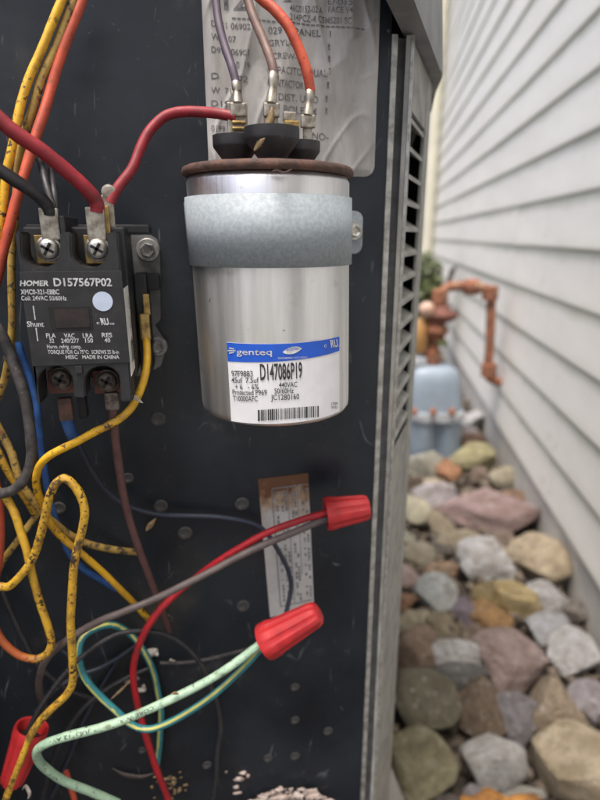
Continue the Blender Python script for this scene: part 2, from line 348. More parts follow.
mb = MB(); c = [wall(S0, WX + .004, -H - .1), wall(S1, WX + .004, -H - .1), wall(S1, WX + .2, -H - .1), wall(S0, WX + .2, -H - .1)]
mb.add(c + [v + Vector((0, 0, H + .1 + ZB + .012)) for v in c], [(0, 1, 2, 3), (4, 5, 6, 7), (0, 1, 5, 4), (1, 2, 6, 5), (2, 3, 7, 6), (3, 0, 4, 7)]); mb.build('foundation', 'foundation_paint', house)
mb = MB(); c = [wall(S0, WX + .002, ZB + .012), wall(S1, WX + .002, ZB + .012), wall(S1, WX + 4, ZB + .012), wall(S0, WX + 4, ZB + .012)]
mb.add(c + [v + Vector((0, 0, zt - ZB)) for v in c], [(0, 1, 2, 3), (4, 5, 6, 7), (0, 1, 5, 4), (1, 2, 6, 5), (2, 3, 7, 6), (3, 0, 4, 7)]); mb.build('wall_core', 'siding_vinyl', house)
def wbox(mb, s0, s1, l0, l1, z0, z1):
    c = [wall(s0, l0, z0), wall(s1, l0, z0), wall(s1, l1, z0), wall(s0, l1, z0)]
    return mb.add(c + [v + Vector((0, 0, z1 - z0)) for v in c], [(0, 1, 2, 3), (4, 5, 6, 7), (0, 1, 5, 4), (1, 2, 6, 5), (2, 3, 7, 6), (3, 0, 4, 7)])
wbox(MB(), S1 + .003, S1 + .09, WX - .022, WX + .07, ZB, zt).build('corner_trim', 'trim_cream', house)
wbox(MB(), S0, S1 + .35, WX - .04, WX + 4, zt + .012, zt + .14).build('eave', 'trim_cream', house)
mb = MB(); mb.tube([wall(S1 - .12, WX - .055, ZB - .02), wall(S1 - .12, WX - .055, zt)], .036, 12).build('downspout', 'trim_cream', house, smooth=True)

# ------------------------------------------------------------------ air conditioner casing
EX = .0926                                      # right edge of the flat panel
ac = thing('air_conditioner', 'dark navy air conditioner control panel opened up, grey louvred casing beside it', 'air conditioner', (-.1, .3, -H))
ZLO, ZTOP = -H + .06, .0835
MB().box((-.5, 0, ZLO), (EX, .0016, .135)).build('control_panel', 'panel_paint', ac)
MB().box((EX + .0002, -.0009, ZLO), (EX + .0030, .0014, ZTOP), .0004).build('panel_flange', 'edge_galvanised', ac)
MB().box((EX + .0031, .004, ZLO), (EX + .0092, .0056, ZTOP)).build('panel_groove', 'groove_paint', ac)
A0 = Vector((EX + .0088, -.001, 0)); D1 = Vector((math.sin(R(30.2)), math.cos(R(30.2)), 0)); N1 = Vector((D1.y, -D1.x, 0)); SL = .078
def side(t, o, z): p = A0 + D1 * t + N1 * o; return Vector((p.x, p.y, z))
def sbox(t0, t1, o0, o1, z0, z1):
    c = [side(t0, o0, z0), side(t1, o0, z0), side(t1, o1, z0), side(t0, o1, z0)]
    return MB().add(c + [v + Vector((0, 0, z1 - z0)) for v in c], [(0, 1, 2, 3), (4, 5, 6, 7), (0, 1, 5, 4), (1, 2, 6, 5), (2, 3, 7, 6), (3, 0, 4, 7)])
def side_z(x, y):                               # height where a sight line meets the side strip
    r = ray(x, y); t = (A0 - CAM).dot(N1) / r.dot(N1); return (CAM + r * t).z
ZL1 = side_z(405, 100); ZL0 = side_z(398, 445)
sp = thing_parent = sbox(.0, .013, -.002, 0, ZLO, ZTOP).build('side_panel', 'casing_paint', ac)
sbox(.0, .0016, .0002, .0014, ZLO, ZTOP).build('edge_bead', 'edge_galvanised', sp)
sbox(.065, SL, -.002, -.0002, ZLO, ZTOP).build('far_stile', 'casing_paint', sp)
sbox(.0132, .0648, -.002, -.0004, ZL1, ZTOP).build('upper_rail', 'casing_paint', sp)
sbox(.0132, .0648, -.002, -.0004, ZLO, ZL0).build('lower_rail', 'casing_paint', sp)
sbox(.012, .078, -.03, -.028, ZL0 - .01, ZL1 + .01).build('coil_guard', 'dark_void', sp)
k = 0; z = ZL0 + .006
while z < ZL1 - .003:
    c = [side(.0135, -.0006, z), side(.0645, -.0006, z), side(.0645, -.016, z + .009), side(.0135, -.016, z + .009)]
    MB().add(c + [v + Vector((0, 0, .0022)) for v in c], [(0, 1, 2, 3), (4, 5, 6, 7), (0, 1, 5, 4), (1, 2, 6, 5), (2, 3, 7, 6), (3, 0, 4, 7)]).build('slat', 'casing_paint', sp)
    z += .0125
# rounded far corner, rear flank, back and left flank of the casing
q0 = side(SL, -.0008, 0); q1 = q0 + D1 * .012 + WU * .02; q2 = q1 + WU * .55; q3 = q2 - WN * .62; q4 = Vector((-.5, .12, 0))
path = spline([q0, q0 + D1 * .012, q1 + WU * .01], 6) + [q2, q3, q4, Vector((-.5, .0018, 0))]
V = []; Fc = []
for p in path: V += [Vector((p.x, p.y, ZLO)), Vector((p.x, p.y, ZTOP))]
for i in range(len(path) - 1): Fc.append((2 * i, 2 * i + 1, 2 * i + 3, 2 * i + 2))
obj('casing', V, Fc, 'casing_paint', ac)
# top cover: overhanging skirt that leans inwards
ZS = ZTOP + .0005
out = [(Vector((-.5, -.008, 0)), .055), (Vector((EX - .07, -.008, 0)), .055), (side(-.056, -.02, 0), .05), (side(-.05, .006, 0), 0), *[(p_, 0) for p_ in spline([side(SL - .02, .0065, 0), side(SL - .004, .0064, 0), q1 + WN * .004, q1 + WU * .05 + WN * .006], 4)], (q2 + WN * .006 + WU * .006, 0), (q3 - WN * .006 + WU * .006, 0), (Vector((-.51, .12, 0)), 0)]
cen = Vector((-.05, .3, 0)); V = []; Fc = []; n = len(out)
for p, dz in out:
    for f_, zz in ((.965, ZS + .0005 + dz), (1, ZS + dz), (1.0, ZS + .004 + dz), (.985, ZS + .06 + dz * .2), (.955, ZS + .085), (.7, ZS + .1)):
        q = cen + (p - cen) * f_; V.append(Vector((q.x, q.y, zz)))
for i in range(n):
    for j in range(5): a = i * 6 + j; b = ((i + 1) % n) * 6 + j; Fc.append((a, b, b + 1, a + 1))
Fc.append(tuple(i * 6 + 5 for i in range(n)))
tc_ = obj('top_cover', V, Fc, 'top_cover_paint', ac, smooth=True, sharp=30)
MB().lathe([(.0035, -.001), (.003, .0012), (.0018, .0018)], side(.045, -.0005, ZS + .033), N1, 20).build('embossed_stud', 'top_cover_paint', tc_, smooth=True)
MB().box((-.145, -.1, ZLO), (-.143, -.0004, ZTOP - .001)).build('unseen_shade_wall', 'panel_paint', ac)  # wall added out of view to darken the left side of the panel
MB().box((-.6, -.03, -H - .05), (.2, .72, -H + .058), .01).build('base_pad', 'concrete', ac)
# rivet heads and rust spots on the panel
for x, y, r in ((158, 419, 8), (128, 478, 6), (161, 506, 7.5), (185, 533, 8), (242, 504, 8), (243, 606, 8), (167, 619, 6.5), (59, 508, 7), (295, 687, 6), (295, 720, 6), (295, 756, 6.5), (268, 758, 6), (328, 731, 6.5), (207, 765, 6), (142, 750, 5), (388, 31, 1.6)):
    rr = r * .27 / F * .95
    MB().lathe([(rr, 0), (rr * .97, .0002), (rr * .82, .0004), (rr * .6, .0003), (rr * .45, .0001), (rr * .2, .0002)], P(x, y, .0001), (0, -1, 0), 20).build('rivet', 'rivet_grey', ac, smooth=True)

# ---- big parts label on the panel, crinkled
lx0, lx1 = P(205, 80).x, P(377, 85).x; lz0, lz1 = P(320, 176).z, .128
def wrinkle(x, z):
    u = Vector((x * 75, z * 20, 0)); h = .0042 * abs(noise.noise(u)) + .0009 * max(0, noise.noise(u * 2.1 + Vector((5, 2, 0))))
    h += .0022 * max(0, 1 - abs(noise.noise(Vector((x * 22 + 3, z * 6, 4)))) * 7)
    r1 = 1 - abs(noise.noise(Vector((x * 38 + z * 9, z * 8, 11)))) * 2.2; r2 = 1 - abs(noise.noise(Vector((x * 60 - z * 25, z * 30, 21)))) * 2.5
    return .0003 + h * .6 + .0016 * max(0, r1) ** 6 + .0009 * max(0, r2) ** 5
n1, n2 = 130, 130; V = []; Fc = []; rc = .005
for i in range(n1 + 1):
    for j in range(n2 + 1):
        x = lx0 + (lx1 - lx0) * i / n1; z = lz0 + (lz1 - lz0) * j / n2
        dx, dz = x - (lx1 - rc), (lz0 + rc) - z
        if dx > 0 and dz > 0:
            d = math.hypot(dx, dz)
            if d > rc: x, z = lx1 - rc + dx * rc / d, lz0 + rc - dz * rc / d
        V.append((x, -wrinkle(x, z) * min(1, .25 + min(x - lx0, lx1 - x, z - lz0) * 250), z))
for i in range(n1):
    for j in range(n2): a = i * (n2 + 1) + j; Fc.append((a, a + 1, a + n2 + 2, a + n2 + 1))
plabel = obj('parts_label', V, Fc, 'paper', ac, smooth=True)
plabel['label'] = 'crinkled grey paper parts list stuck on the panel'
wr = lambda x, z: wrinkle(x, z) - .0 
for s, x0, x1, yt, yb, bo in (('12', 224, 247, -8, 9, .03), ('2', 283, 291, -8, 3, .03),
        ('D151 06902', 211, 250, 22, 28, .01), ('029  L PANEL   1', 268, 330, 27.5, 34, .01),
        ('W1  07', 211, 236, 35, 41, .01), ('GRYL-', 268, 291, 40, 46, .01), ('1', 327, 329, 45, 51, .01),
        ('D990 06901', 211, 249, 48, 54, .01), ('SCREW-', 268, 296, 53, 59, .01), ('1', 327, 329, 57, 63, .01),
        ('0  19', 236, 250, 62, 68, .01), ('CAPACITOR DUAL', 267, 326, 67, 74, .01), ('1', 327, 329, 70, 76, .01),
        ('D     02', 211, 248, 74, 80, .01), ('CONTACTOR', 267, 303, 80, 87, .01), ('1', 326, 328, 83, 89, .01),
        ('W  71', 211, 231, 88, 94, .01), ('A. DIST. UCO', 267, 318, 93, 100, .01), ('1', 325, 327, 96, 102, .01),
        ('D19   01', 211, 247, 101, 107, .01), ('POLE  M', 283, 316, 106, 113, .01), ('1', 325, 327, 108, 114, .01),
        ('0199', 211, 225, 126, 132, .01), ('1, NO-', 304, 328, 132, 139, .01),
        ('46C0152-02 A', 289, 322, 6, 12.5, .01), ('214PCZ-4 C5MS201 SC', 289, 350, 15, 21.5, .01),
        ('E7-D3 5', 328, 351, -1, 5, .012), ('FACE V4', 328, 351, 7, 13, .012)):
    text_panel(s, x0, x1, yt, yb, .00016, 'faded_ink', plabel, bo, rise=-(x1 - x0) * .07, height=wr)
for i in range(27):
    a = 232 + i * 4.9; y = 19.7 + (a - 232) * .092
    p, q = P(a, y), P(a + 3.7, y + .37); V = []
    for r_ in (p, q):
        for dz in (0, .0006): V.append((r_.x, -.00016 - wrinkle(r_.x, r_.z), r_.z + dz))
    obj('dash', V, [(0, 1, 3, 2)], 'faded_ink', plabel)
# ---- smaller rust-stained label lower down
lc = [P(258, 479), P(308, 473), P(314, 607), P(270, 617)]
V = [(p.x, -.0003, p.z) for p in lc] + [(p.x, 0.0002, p.z) for p in lc]
rl = obj('rating_label', V, [(0, 1, 2, 3), (0, 1, 5, 4), (1, 2, 6, 5), (2, 3, 7, 6), (3, 0, 4, 7)], 'paper_rusty', ac)
rl['label'] = 'narrow upright label with rust-stained top edge'
def lp(u, v): p = lc[0].lerp(lc[1], u).lerp(lc[3].lerp(lc[2], u), v); return Vector((p.x, -.00045, p.z))
def lquad(mb, u0, v0, u1, v1): mb.add([lp(u0, v0), lp(u1, v0), lp(u1, v1), lp(u0, v1)], [(0, 1, 2, 3)])
mb = MB()
for a in ((.24, .07, .97, .078), (.24, .93, .97, .938), (.24, .07, .262, .93), (.56, .07, .575, .93), (.76, .07, .772, .72)): lquad(mb, *a)
mb.build('border_lines', 'grey_ink', rl)
rt = random.Random(11)
for u in (.32, .42, .5, .63, .69, .84, .92):
    mb = MB(); v = .1
    while v < .9:
        l = rt.uniform(.008, .03)
        if rt.random() < .72: lquad(mb, u, v, u + .045, v + l)
        v += l + rt.choice((.006, .008, .03))
    mb.build('print_row', 'grey_ink', rl)

# ------------------------------------------------------------------ capacitor
CY = -.0335; CXc = P(268.3, 195, .0335).x; CR = .0315
ZT = P(268, 163, .0335 + CR).z; ZBt = P(275, 429, .0335 + CR).z
SK = .021                                        # slight lean
def skew(v): return Vector((v[0] - SK * (v[2] - ZT), v[1], v[2]))
cap = thing('capacitor', 'round silver aluminium run capacitor with white and blue label and rusty rim', 'capacitor', skew((CXc, CY, ZBt)))
def skl(mb): mb.v = [skew(v) for v in mb.v]; return mb
hh = ZT - ZBt
can = skl(MB().lathe([(0.001, 0), (CR - .003, 0), (CR - .0012, .0006), (CR - .0002, .002), (CR, .004)] + [(CR, .004 + (hh - .008) * i / 10) for i in range(1, 11)] + [(CR - .001, hh - .002)], (CXc, CY, ZBt), n=96)).build('can', 'aluminium', cap, smooth=True)
skl(MB().lathe([(CR - .004, -.0016), (CR + .0004, -.0018), (CR + .0013, -.0012), (CR + .0015, 0), (CR + .0012, .0010), (CR + .0003, .0015), (CR - .0012, .0012), (CR - .002, -.0004), (.001, -.0006)], (CXc, CY, ZT), n=96, mod=lambda t_, k: 1 + .012 * noise.noise(Vector((math.cos(t_) * 9, math.sin(t_) * 9, k * .8))))).build('rim', 'rust_rim', cap, smooth=True)
def cyl(px, py, r=CR + .0003):
    d = ray(px, py); o = CAM.copy(); o.x += SK * (o.z - ZT); dx = d.x + SK * d.z
    ox, oy = o.x - CXc, o.y - CY; a = dx * dx + d.y * d.y; b = ox * dx + oy * d.y; cc = ox * ox + oy * oy - r * r
    t = (-b - math.sqrt(max(0, b * b - a * cc))) / a; h = Vector((ox + dx * t, oy + d.y * t)); return math.atan2(h.x, -h.y), o.z + d.z * t
def cyl_pt(a, z, r): return skew((CXc + math.sin(a) * r, CY - math.cos(a) * r, z))
def cyl_patch(x0, yt0, x1, yt1, yb0, yb1, r, name, m, parent, nx=40, nz=6):
    a0, zt0 = cyl(x0, yt0); a1, zt1 = cyl(x1, yt1); _, zb0 = cyl(x0, yb0); _, zb1 = cyl(x1, yb1); V = []; Fc = []
    for i in range(nx + 1):
        u = i / nx
        for j in range(nz + 1): v = j / nz; V.append(cyl_pt(a0 + (a1 - a0) * u, (zb0 + (zb1 - zb0) * u) * (1 - v) + (zt0 + (zt1 - zt0) * u) * v, r))
    for i in range(nx):
        for j in range(nz): a = i * (nz + 1) + j; Fc.append((a, a + 1, a + nz + 2, a + nz + 1))
    return obj(name, V, Fc, m, parent, smooth=True)
def text_cyl(s, x0, x1, yt, yb, yb1, m, parent, bold=.01, shear=0, r=CR + .0006, name='lettering'):
    q, Fc = text_mesh(s, bold, shear); a0, z0 = cyl(x0, yb); a1, z1 = cyl(x1, yb1); hgt = cyl(x0, yt)[1] - z0
    return obj(name, [cyl_pt(a0 + (a1 - a0) * u, z0 + (z1 - z0) * u + v * hgt, r) for u, v in q], Fc, m, parent)
def shape_cyl(pts, Fc, m, parent, name, r=CR + .0006):
    return obj(name, [cyl_pt(*cyl(x, y), r) for x, y in pts], Fc, m, parent)
lab = cyl_patch(226.5, 342, 339.5, 336, 420, 411, CR + .00025, 'label', 'label_white', cap)
lab['label'] = 'white sticker with a blue top band and black print'
cyl_patch(226.8, 342.3, 339.3, 336.3, 361, 350.5, CR + .0004, 'blue_band', 'label_blue', lab)
text_cyl('genteq', 237, 272, 348.3, 354.3, 354.6, 'white_ink', lab, .012)
for i, (a, b) in enumerate(((229.5, 234.5), (228, 236), (229.5, 234.5))):
    y = 347.2 + i * 2.6; shape_cyl([(a, y), (b, y + (.9 if i == 0 else -.9 if i == 2 else 0)), (b, y + 1.3 + (.9 if i == 0 else -.9 if i == 2 else 0)), (a, y + 1.3)], [(0, 1, 2, 3)], 'white_ink', lab, 'logo_stroke')
n = 16; pts = [(292 + 9.5 * math.cos(2 * math.pi * i / n) , 350.2 - 1.2 * math.cos(2 * math.pi * i / n) * 1.6 - 3.6 * math.sin(2 * math.pi * i / n) * (1 - .5 * abs(math.cos(2 * math.pi * i / n)) ** 3)) for i in range(n)]
shape_cyl(pts, [tuple(range(n))], 'white_ink', lab, 'leaf_emblem')
text_cyl('PROTECTED', 286.5, 297.5, 348.7, 351.2, 349.4, 'label_blue', lab, .0, r=CR + .0008)
text_cyl('ENGINEERED WITH POLY', 278, 307, 357, 358.9, 357.9, 'white_ink', lab, 0)
text_cyl('DIELEKTROL', 309, 321, 339.3, 341, 340.4, 'white_ink', lab, 0)
text_cyl('c', 323.5, 326, 343.5, 347.3, 347, 'white_ink', lab, .01); text_cyl('RU', 329.5, 337, 340, 347.3, 346.6, 'white_ink', lab, .03, -.25); text_cyl('us', 337.2, 339, 344.5, 346.5, 346.3, 'white_ink', lab, .0)
text_cyl('D147086P19', 260.5, 302, 364, 379.6, 377.4, 'black_ink', lab, .02)
for s, x0, x1, yt, yb, y1 in (('97F9883', 232, 253, 370.5, 376, 376.2), ('45uf  7.5uf', 232, 259, 377.2, 382.3, 382.4), ('+ 6   - 6%', 235.5, 259, 384, 388.8, 388.9), ('Protected P969', 233, 267, 389.2, 394.3, 394.6), ('T10000AFC', 233.5, 258, 395.5, 400.5, 401), ('440VAC', 279, 297, 382.3, 387.3, 386.5), ('50/60Hz', 274.5, 293.5, 388.3, 393.3, 392.8), ('JC1280160', 271, 299, 394.3, 399.8, 398.8), ('1709', 331, 337, 402.5, 405, 404.5), ('0152', 331, 337, 406, 408.5, 408)):
    text_cyl(s, x0, x1, yt, yb, y1, 'black_ink', lab, .006)
rb = random.Random(5); x = 258.
while x < 318:
    wd = rb.choice((.6, .6, .9, 1.3, 1.8)); yo = 409.6 - (x - 258) * .07 + .0008 * (x - 275) ** 2 * .5
    yo = 409.8 - (x - 258) * .068
    shape_cyl([(x, yo), (x + wd, yo), (x + wd, yo + 11), (x, yo + 11)], [(0, 1, 2, 3)], 'black_ink', lab, 'barcode_bar')
    x += wd + rb.choice((.6, .8, 1.2, 1.5))
# cups and spade terminals on top
def cup(px, py, off, rt_, hgt):
    b = P(px, py, off); b.z = ZT - .0003
    MB().lathe([(rt_ * .38, 0), (rt_ * .42, hgt * .18), (rt_ * .62, hgt * .36), (rt_ * .98, hgt * .68), (rt_, hgt * .74), (rt_ * 1.0, hgt), (rt_ * .9, hgt * 1.0), (rt_ * .8, hgt * .84), (.0005, hgt * .78)], b, n=40).build('terminal_cup', 'cup_plastic', cap, smooth=True, sharp=40)
    return b
cb = [cup(236, 150, .036, .0086, .0126), cup(272, 150, .050, .0098, .0134), cup(300, 150, .033, .0078, .0118)]
MB().lathe([(.006, 0), (.006, .0022), (.0052, .003)], cb[1] + Vector((0, -.0005, .0002)), n=24).build('cup_collar', 'rust_rim', cap, smooth=True, sharp=40)
def spade(name, px0, py0, px1, py1, off, m='tin_terminal', th=.0009, lean=0):
    a, b = P(px0, py1, off), P(px1, py0, off)
    return MB().box((a.x, -off - th, a.z), (b.x, -off + th, b.z), .0005).build(name, m, cap)
spade('spade_terminal', 228, 103, 247, 136, .036); spade('spade_terminal', 264, 103, 278, 128, .049); spade('spade_terminal', 303, 108, 312, 142, .033)
spade('brass_tab', 232, 121, 246, 124, .0385, 'brass_terminal'); spade('brass_tab', 232, 127, 246, 130, .0385, 'brass_terminal')
spade('brass_tab', 284, 121, 299, 127, .042, 'brass_terminal'); spade('tin_tab', 283, 112, 296, 121, .040)

# strap that holds the capacitor, with screw tab on the panel
st = thing('mounting_strap', 'dull grey zinc strap wrapped round the capacitor and screwed to the panel', 'strap', skew((CXc, -.002, P(268, 267, .066).z)))
sz1, sz0 = P(268, 193, .0335 + CR).z, P(268, 268, .0335 + CR).z
RB = CR + .0003; V = []; Fc = []; arc = [R(a) for a in range(-104, 105, 4)]
pl = [(-RB - .0002, -.0006)] + [(math.sin(a) * RB, CY - math.cos(a) * RB) for a in arc] + [(RB + .0002, -.0006)]
for x, y in pl:
    for zz in (sz0, sz1):
        V.append(skew((CXc + x, y, zz)))
for i in range(len(pl) - 1): Fc.append((2 * i, 2 * i + 1, 2 * i + 3, 2 * i + 2))
bd = obj('band', V, Fc, 'zinc_band', st, smooth=True); so = bd.modifiers.new('thickness', 'SOLIDIFY'); so.thickness = .0008; so.offset = 1
def rpoly(x0, z0, x1, z1, r, n=5, corners=(1, 1, 1, 1)):
    o = []
    for k, (cx, cz, a0) in enumerate(((x1 - r, z1 - r, 0), (x0 + r, z1 - r, 90), (x0 + r, z0 + r, 180), (x1 - r, z0 + r, 270))):
        if not corners[k]: o.append((x1 if k in (0, 3) else x0, z1 if k < 2 else z0)); continue
        o += [(cx + r * math.cos(R(a0 + 90 * i / n)), cz + r * math.sin(R(a0 + 90 * i / n))) for i in range(n + 1)]
    return o
a, b = P(336, 254), P(362.5, 211)
MB().prism(rpoly(a.x, a.z, b.x, b.z, .004), -.0016, -.0002, bev=.0004).build('screw_tab', 'zinc_band', st)
def screw(px, py, off, r, m, parent, kind='phillips', name='screw'):
    c_ = P(px, py, off)
    if kind == 'hex':
        s_ = MB().lathe([(r, 0), (r, .0006), (r * .92, .0011), (r * .7, .0011)], c_, (0, -1, 0), 28).build('washer', m, parent, smooth=True, sharp=35)
        MB().lathe([(r * .66, .0009), (r * .66, .0035), (r * .56, .0042), (r * .3, .0038)], c_, (0, -1, 0), 6).build(name, m, parent)
        return
    o = MB().lathe([(r * .98, -.001), (r, 0), (r * .96, .0009), (r * .8, .0016), (r * .5, .0019), (r * .2, .0020)], c_, (0, -1, 0), 28).build(name, m, parent, smooth=True)
    mb = MB()
    for k in range(2): mb.box((-r * .62, -.00245, -r * .13), (r * .62, -.0017, r * .13), T=Matrix.Translation(c_) @ Matrix.Rotation(R(30 + 90 * k), 4, 'Y'))
    mb.build('cross_slot', 'dark_void', o)
    mb = MB().lathe([(r * 1.18, -.0012), (r * 1.2, -.0005), (r * 1.1, -.0002)], c_, (0, -1, 0), 28); mb.build('washer', m, parent, smooth=True, sharp=40)
screw(353.5, 231.5, .0016, .0041, 'zinc_screw', st, 'hex', 'strap_screw')

# ------------------------------------------------------------------ contactor
OF = .055
ct = thing('contactor', 'black contactor relay with white lettering and two bright terminal screws', 'contactor', (P(75, 300).x, -.03, P(75, 420, .03).z))
def pp(pts, off): return [((q := P(x, y, off)).x, q.z) for x, y in pts]
def arcs(x0, x1, ytop, ybot, n=10, up=False):     # U shaped notch between x0 and x1
    r = (x1 - x0) / 2; o = []
    for i in range(n + 1):
        a = math.pi * i / n; o.append((x0 + r - r * math.cos(a), (ybot - 17 + 17 * math.sin(a)) if not up else (ytop + 15 - 15 * math.sin(a))))
    return o
outline = [(14.5, 232), (21, 232)] + arcs(21.8, 60, 232, 268) + [(60, 232), (71, 232)] + arcs(71.5, 108, 232, 268) + [(107.5, 232), (117, 232), (124, 330), (130, 402), (121, 402)] \
    + [(x, y) for x, y in reversed(arcs(85, 120, 366, 400, up=True))] + [(85.5, 398), (74, 398)] + [(x, y) for x, y in reversed(arcs(38, 73, 366, 400, up=True))] + [(39, 404), (32, 404), (24, 330)]
A_, B_ = P(14.5, 232, OF), P(130, 402, OF)
x0c, x1c = P(14.5, 232, OF).x, P(117.5, 232, OF).x
wpts = pp(outline, OF)
wpts = [(min(max(x, x0c), x1c), z) for x, z in wpts]
for i, (px, py) in enumerate(outline):
    if px in (14.5, 24, 32): wpts[i] = (x0c, wpts[i][1])
    if px in (117, 124, 130): wpts[i] = (x1c, wpts[i][1])
# the window opening is cut by building the plate as outline with a slit to the window
front = MB().prism(wpts, -OF, -OF + .012, bev=.0005).build('front_housing', 'phenolic', ct)
xm = (x0c + x1c) / 2; zt_, zb_ = P(60, 231, OF).z, P(60, 401, OF).z
MB().box((x0c + .0006, -OF + .0125, P(60, 282, OF).z), (x1c - .0006, -.028, P(60, 362, OF).z), .0006).build('coil_block', 'phenolic', ct)
MB().box((x0c - .0012, -.040, zb_ + .004), (x1c + .0008, -.014, zt_ + .0016), .0008).build('body', 'phenolic', ct)
MB().box((x0c - .003, -.028, zt_ - .0008), (x1c + .009, -.010, zt_ + .0026), .0006).build('top_ledge', 'phenolic', ct)
a, b = P(60.5, 216, .047), P(68, 236, .047); MB().box((a.x, -.050, b.z), (b.x, -.024, a.z), .0004).build('barrier_fin', 'phenolic', ct)
a, b = P(13, 262, OF), P(118, 282, OF); MB().box((x0c - .0002, -OF - .0005, P(60, 365, OF).z), (x1c + .0002, -OF - .0001, P(60, 271.3, OF).z), .0001).build('face_plate', 'phenolic', ct)
a, b = P(75, 366, OF), P(83, 373, OF); MB().box((a.x, -OF - .0009, b.z), (b.x, -OF - .0001, a.z), .0002).build('latch_tab', 'phenolic', ct)
OT = OF + .00062
# window: raised dark recess frame and brown pane
a, b = P(51.2, 330.6, OT), P(90.6, 306.3, OT)
wn = MB().prism([(a.x, a.z), (b.x, a.z), (b.x, b.z), (a.x, b.z)], -OT - .0001, -OT + .00005).build('inspection_window', 'dark_void', ct)
a2, b2 = P(56, 328, OT), P(88.5, 308.5, OT)
MB().prism([(a2.x, a2.z), (b2.x, a2.z), (b2.x, b2.z), (a2.x, b2.z)], -OT - .0003, -OT - .0001).build('pane', 'window_plastic', wn)
c_ = P(102.7, 301.4, OT); MB().lathe([(.0034, 0), (.0034, .0001)], c_, (0, -1, 0), 36).build('round_dot', 'pale_blue_dot', ct)
for s, x0, x1, yt, yb, bo, sh in (('HOMER', 19.8, 48.6, 280.6, 285.8, .03, .2), ('D157567P02', 54, 112, 278.2, 286, .02, 0), ('XMC0-321-EBBC', 20.8, 59.4, 289.4, 294.2, .02, 0),
        ('Coil: 24VAC 50/60Hz', 21.5, 66.8, 296, 300.3, .012, 0), ('Shunt', 27.3, 44.2, 321.4, 326.7, .015, 0), ('c', 96.7, 99.5, 321, 324.2, .01, 0), ('RU', 100.5, 109, 318.3, 324.6, .04, -.25), ('us', 110, 114.4, 322, 324.6, .01, 0),
        ('FLA', 46.4, 56, 333.4, 337.8, .015, 0), ('VAC', 64.2, 75, 333.4, 337.8, .015, 0), ('LRA', 83, 93.2, 333.4, 337.8, .015, 0), ('RES', 102, 112.3, 332.8, 337.2, .015, 0),
        ('32', 49.6, 54.4, 338.6, 342.8, .015, 0), ('240/277', 61.4, 79.3, 338.6, 342.8, .015, 0), ('150', 85.4, 93.2, 338.4, 342.6, .015, 0), ('40', 104.7, 110.4, 338.2, 342.4, .015, 0),
        ('Herm. refrig. comp.', 47.3, 81.5, 344.6, 348.5, .012, 0), ('TORQUE FOR Cu 75°C:  SCREWS 25 lb-in', 48, 119, 350, 353.8, .015, 0), ('HESC   MADE IN CHINA', 66, 119.5, 355.2, 358.8, .02, 0)):
    text_panel(s, x0, x1, yt, yb, OT, 'white_ink', ct, bo, sh)
for (xa, ya, xb, yb) in ((33.2, 306, 35.2, 319.8), (36, 328, 37.8, 341)):
    a, b = P(xa, ya, OT), P(xb, yb, OT); mb = MB(); mb.add([(a.x - .00018, -OT, a.z), (a.x + .00018, -OT, a.z), (b.x + .00018, -OT, b.z), (b.x - .00018, -OT, b.z)], [(0, 1, 2, 3)]); mb.build('shunt_bar', 'white_ink', ct)
# sticker on the right flank
z1s, z0s = P(121, 289, OF).z, P(127, 377, OF).z
sx = x1c + .0002
stk = MB().box((sx, -OF + .0006, z0s), (sx + .0002, -.0262, z1s)).build('side_sticker', 'sticker', ct)
rt = random.Random(4); mb = MB()
for k in range(26):
    zz = z1s - .004 - k * .0008
    if rt.random() < .75: mb.add([(sx + .00032, -.045, zz), (sx + .00032, -.042, zz), (sx + .00032, -.042, zz - .0004), (sx + .00032, -.045, zz - .0004)], [(0, 1, 2, 3)])
mb.build('sticker_print', 'faded_ink', stk)
mb = MB()
for k in range(9):
    zz = z0s + .004 + k * .0009; mb.add([(sx + .00032, -.048, zz), (sx + .00032, -.036, zz), (sx + .00032, -.036, zz + .0005), (sx + .00032, -.048, zz + .0005)], [(0, 1, 2, 3)])
mb.build('sticker_barcode', 'black_ink', stk)
# mounting plate with hex screws at the right
pts = [(118, 376), (118, 235), (150, 235), (157, 239), (160, 248), (160.5, 320), (155, 325), (163, 338), (165, 352), (161, 366), (152, 371), (146, 376)]
plate = MB().prism(pp(pts, .004), -.004, -.0005, bev=.0004).build('mounting_plate', 'dull_plate', ct)
screw(148, 250, .004, .0050, 'dull_screw', plate, 'hex', 'plate_screw'); screw(157.5, 346, .004, .0046, 'dull_screw', plate, 'hex', 'plate_screw')
a, b = P(126, 372, .02), P(146, 274, .02); MB().box((x1c + .001, -.022, a.z), (b.x, -.0045, b.z), .0006).build('coil_bobbin', 'phenolic', ct)
a, b = P(143, 290, .012), P(159, 274, .012); MB().box((a.x, -.013, a.z), (b.x, -.0045, b.z), .0005).build('bobbin_lip', 'phenolic', ct)
a, b = P(141, 340, .024), P(149.5, 313, .024); MB().box((a.x, -.0265, a.z), (b.x, -.0225, b.z), .0009).build('coil_terminal', 'brass_terminal', ct)
a, b = P(144, 315, .023), P(149, 294, .023); MB().box((a.x, -.0235, a.z), (b.x, -.0222, b.z), .0003).build('coil_blade', 'brass_terminal', ct)
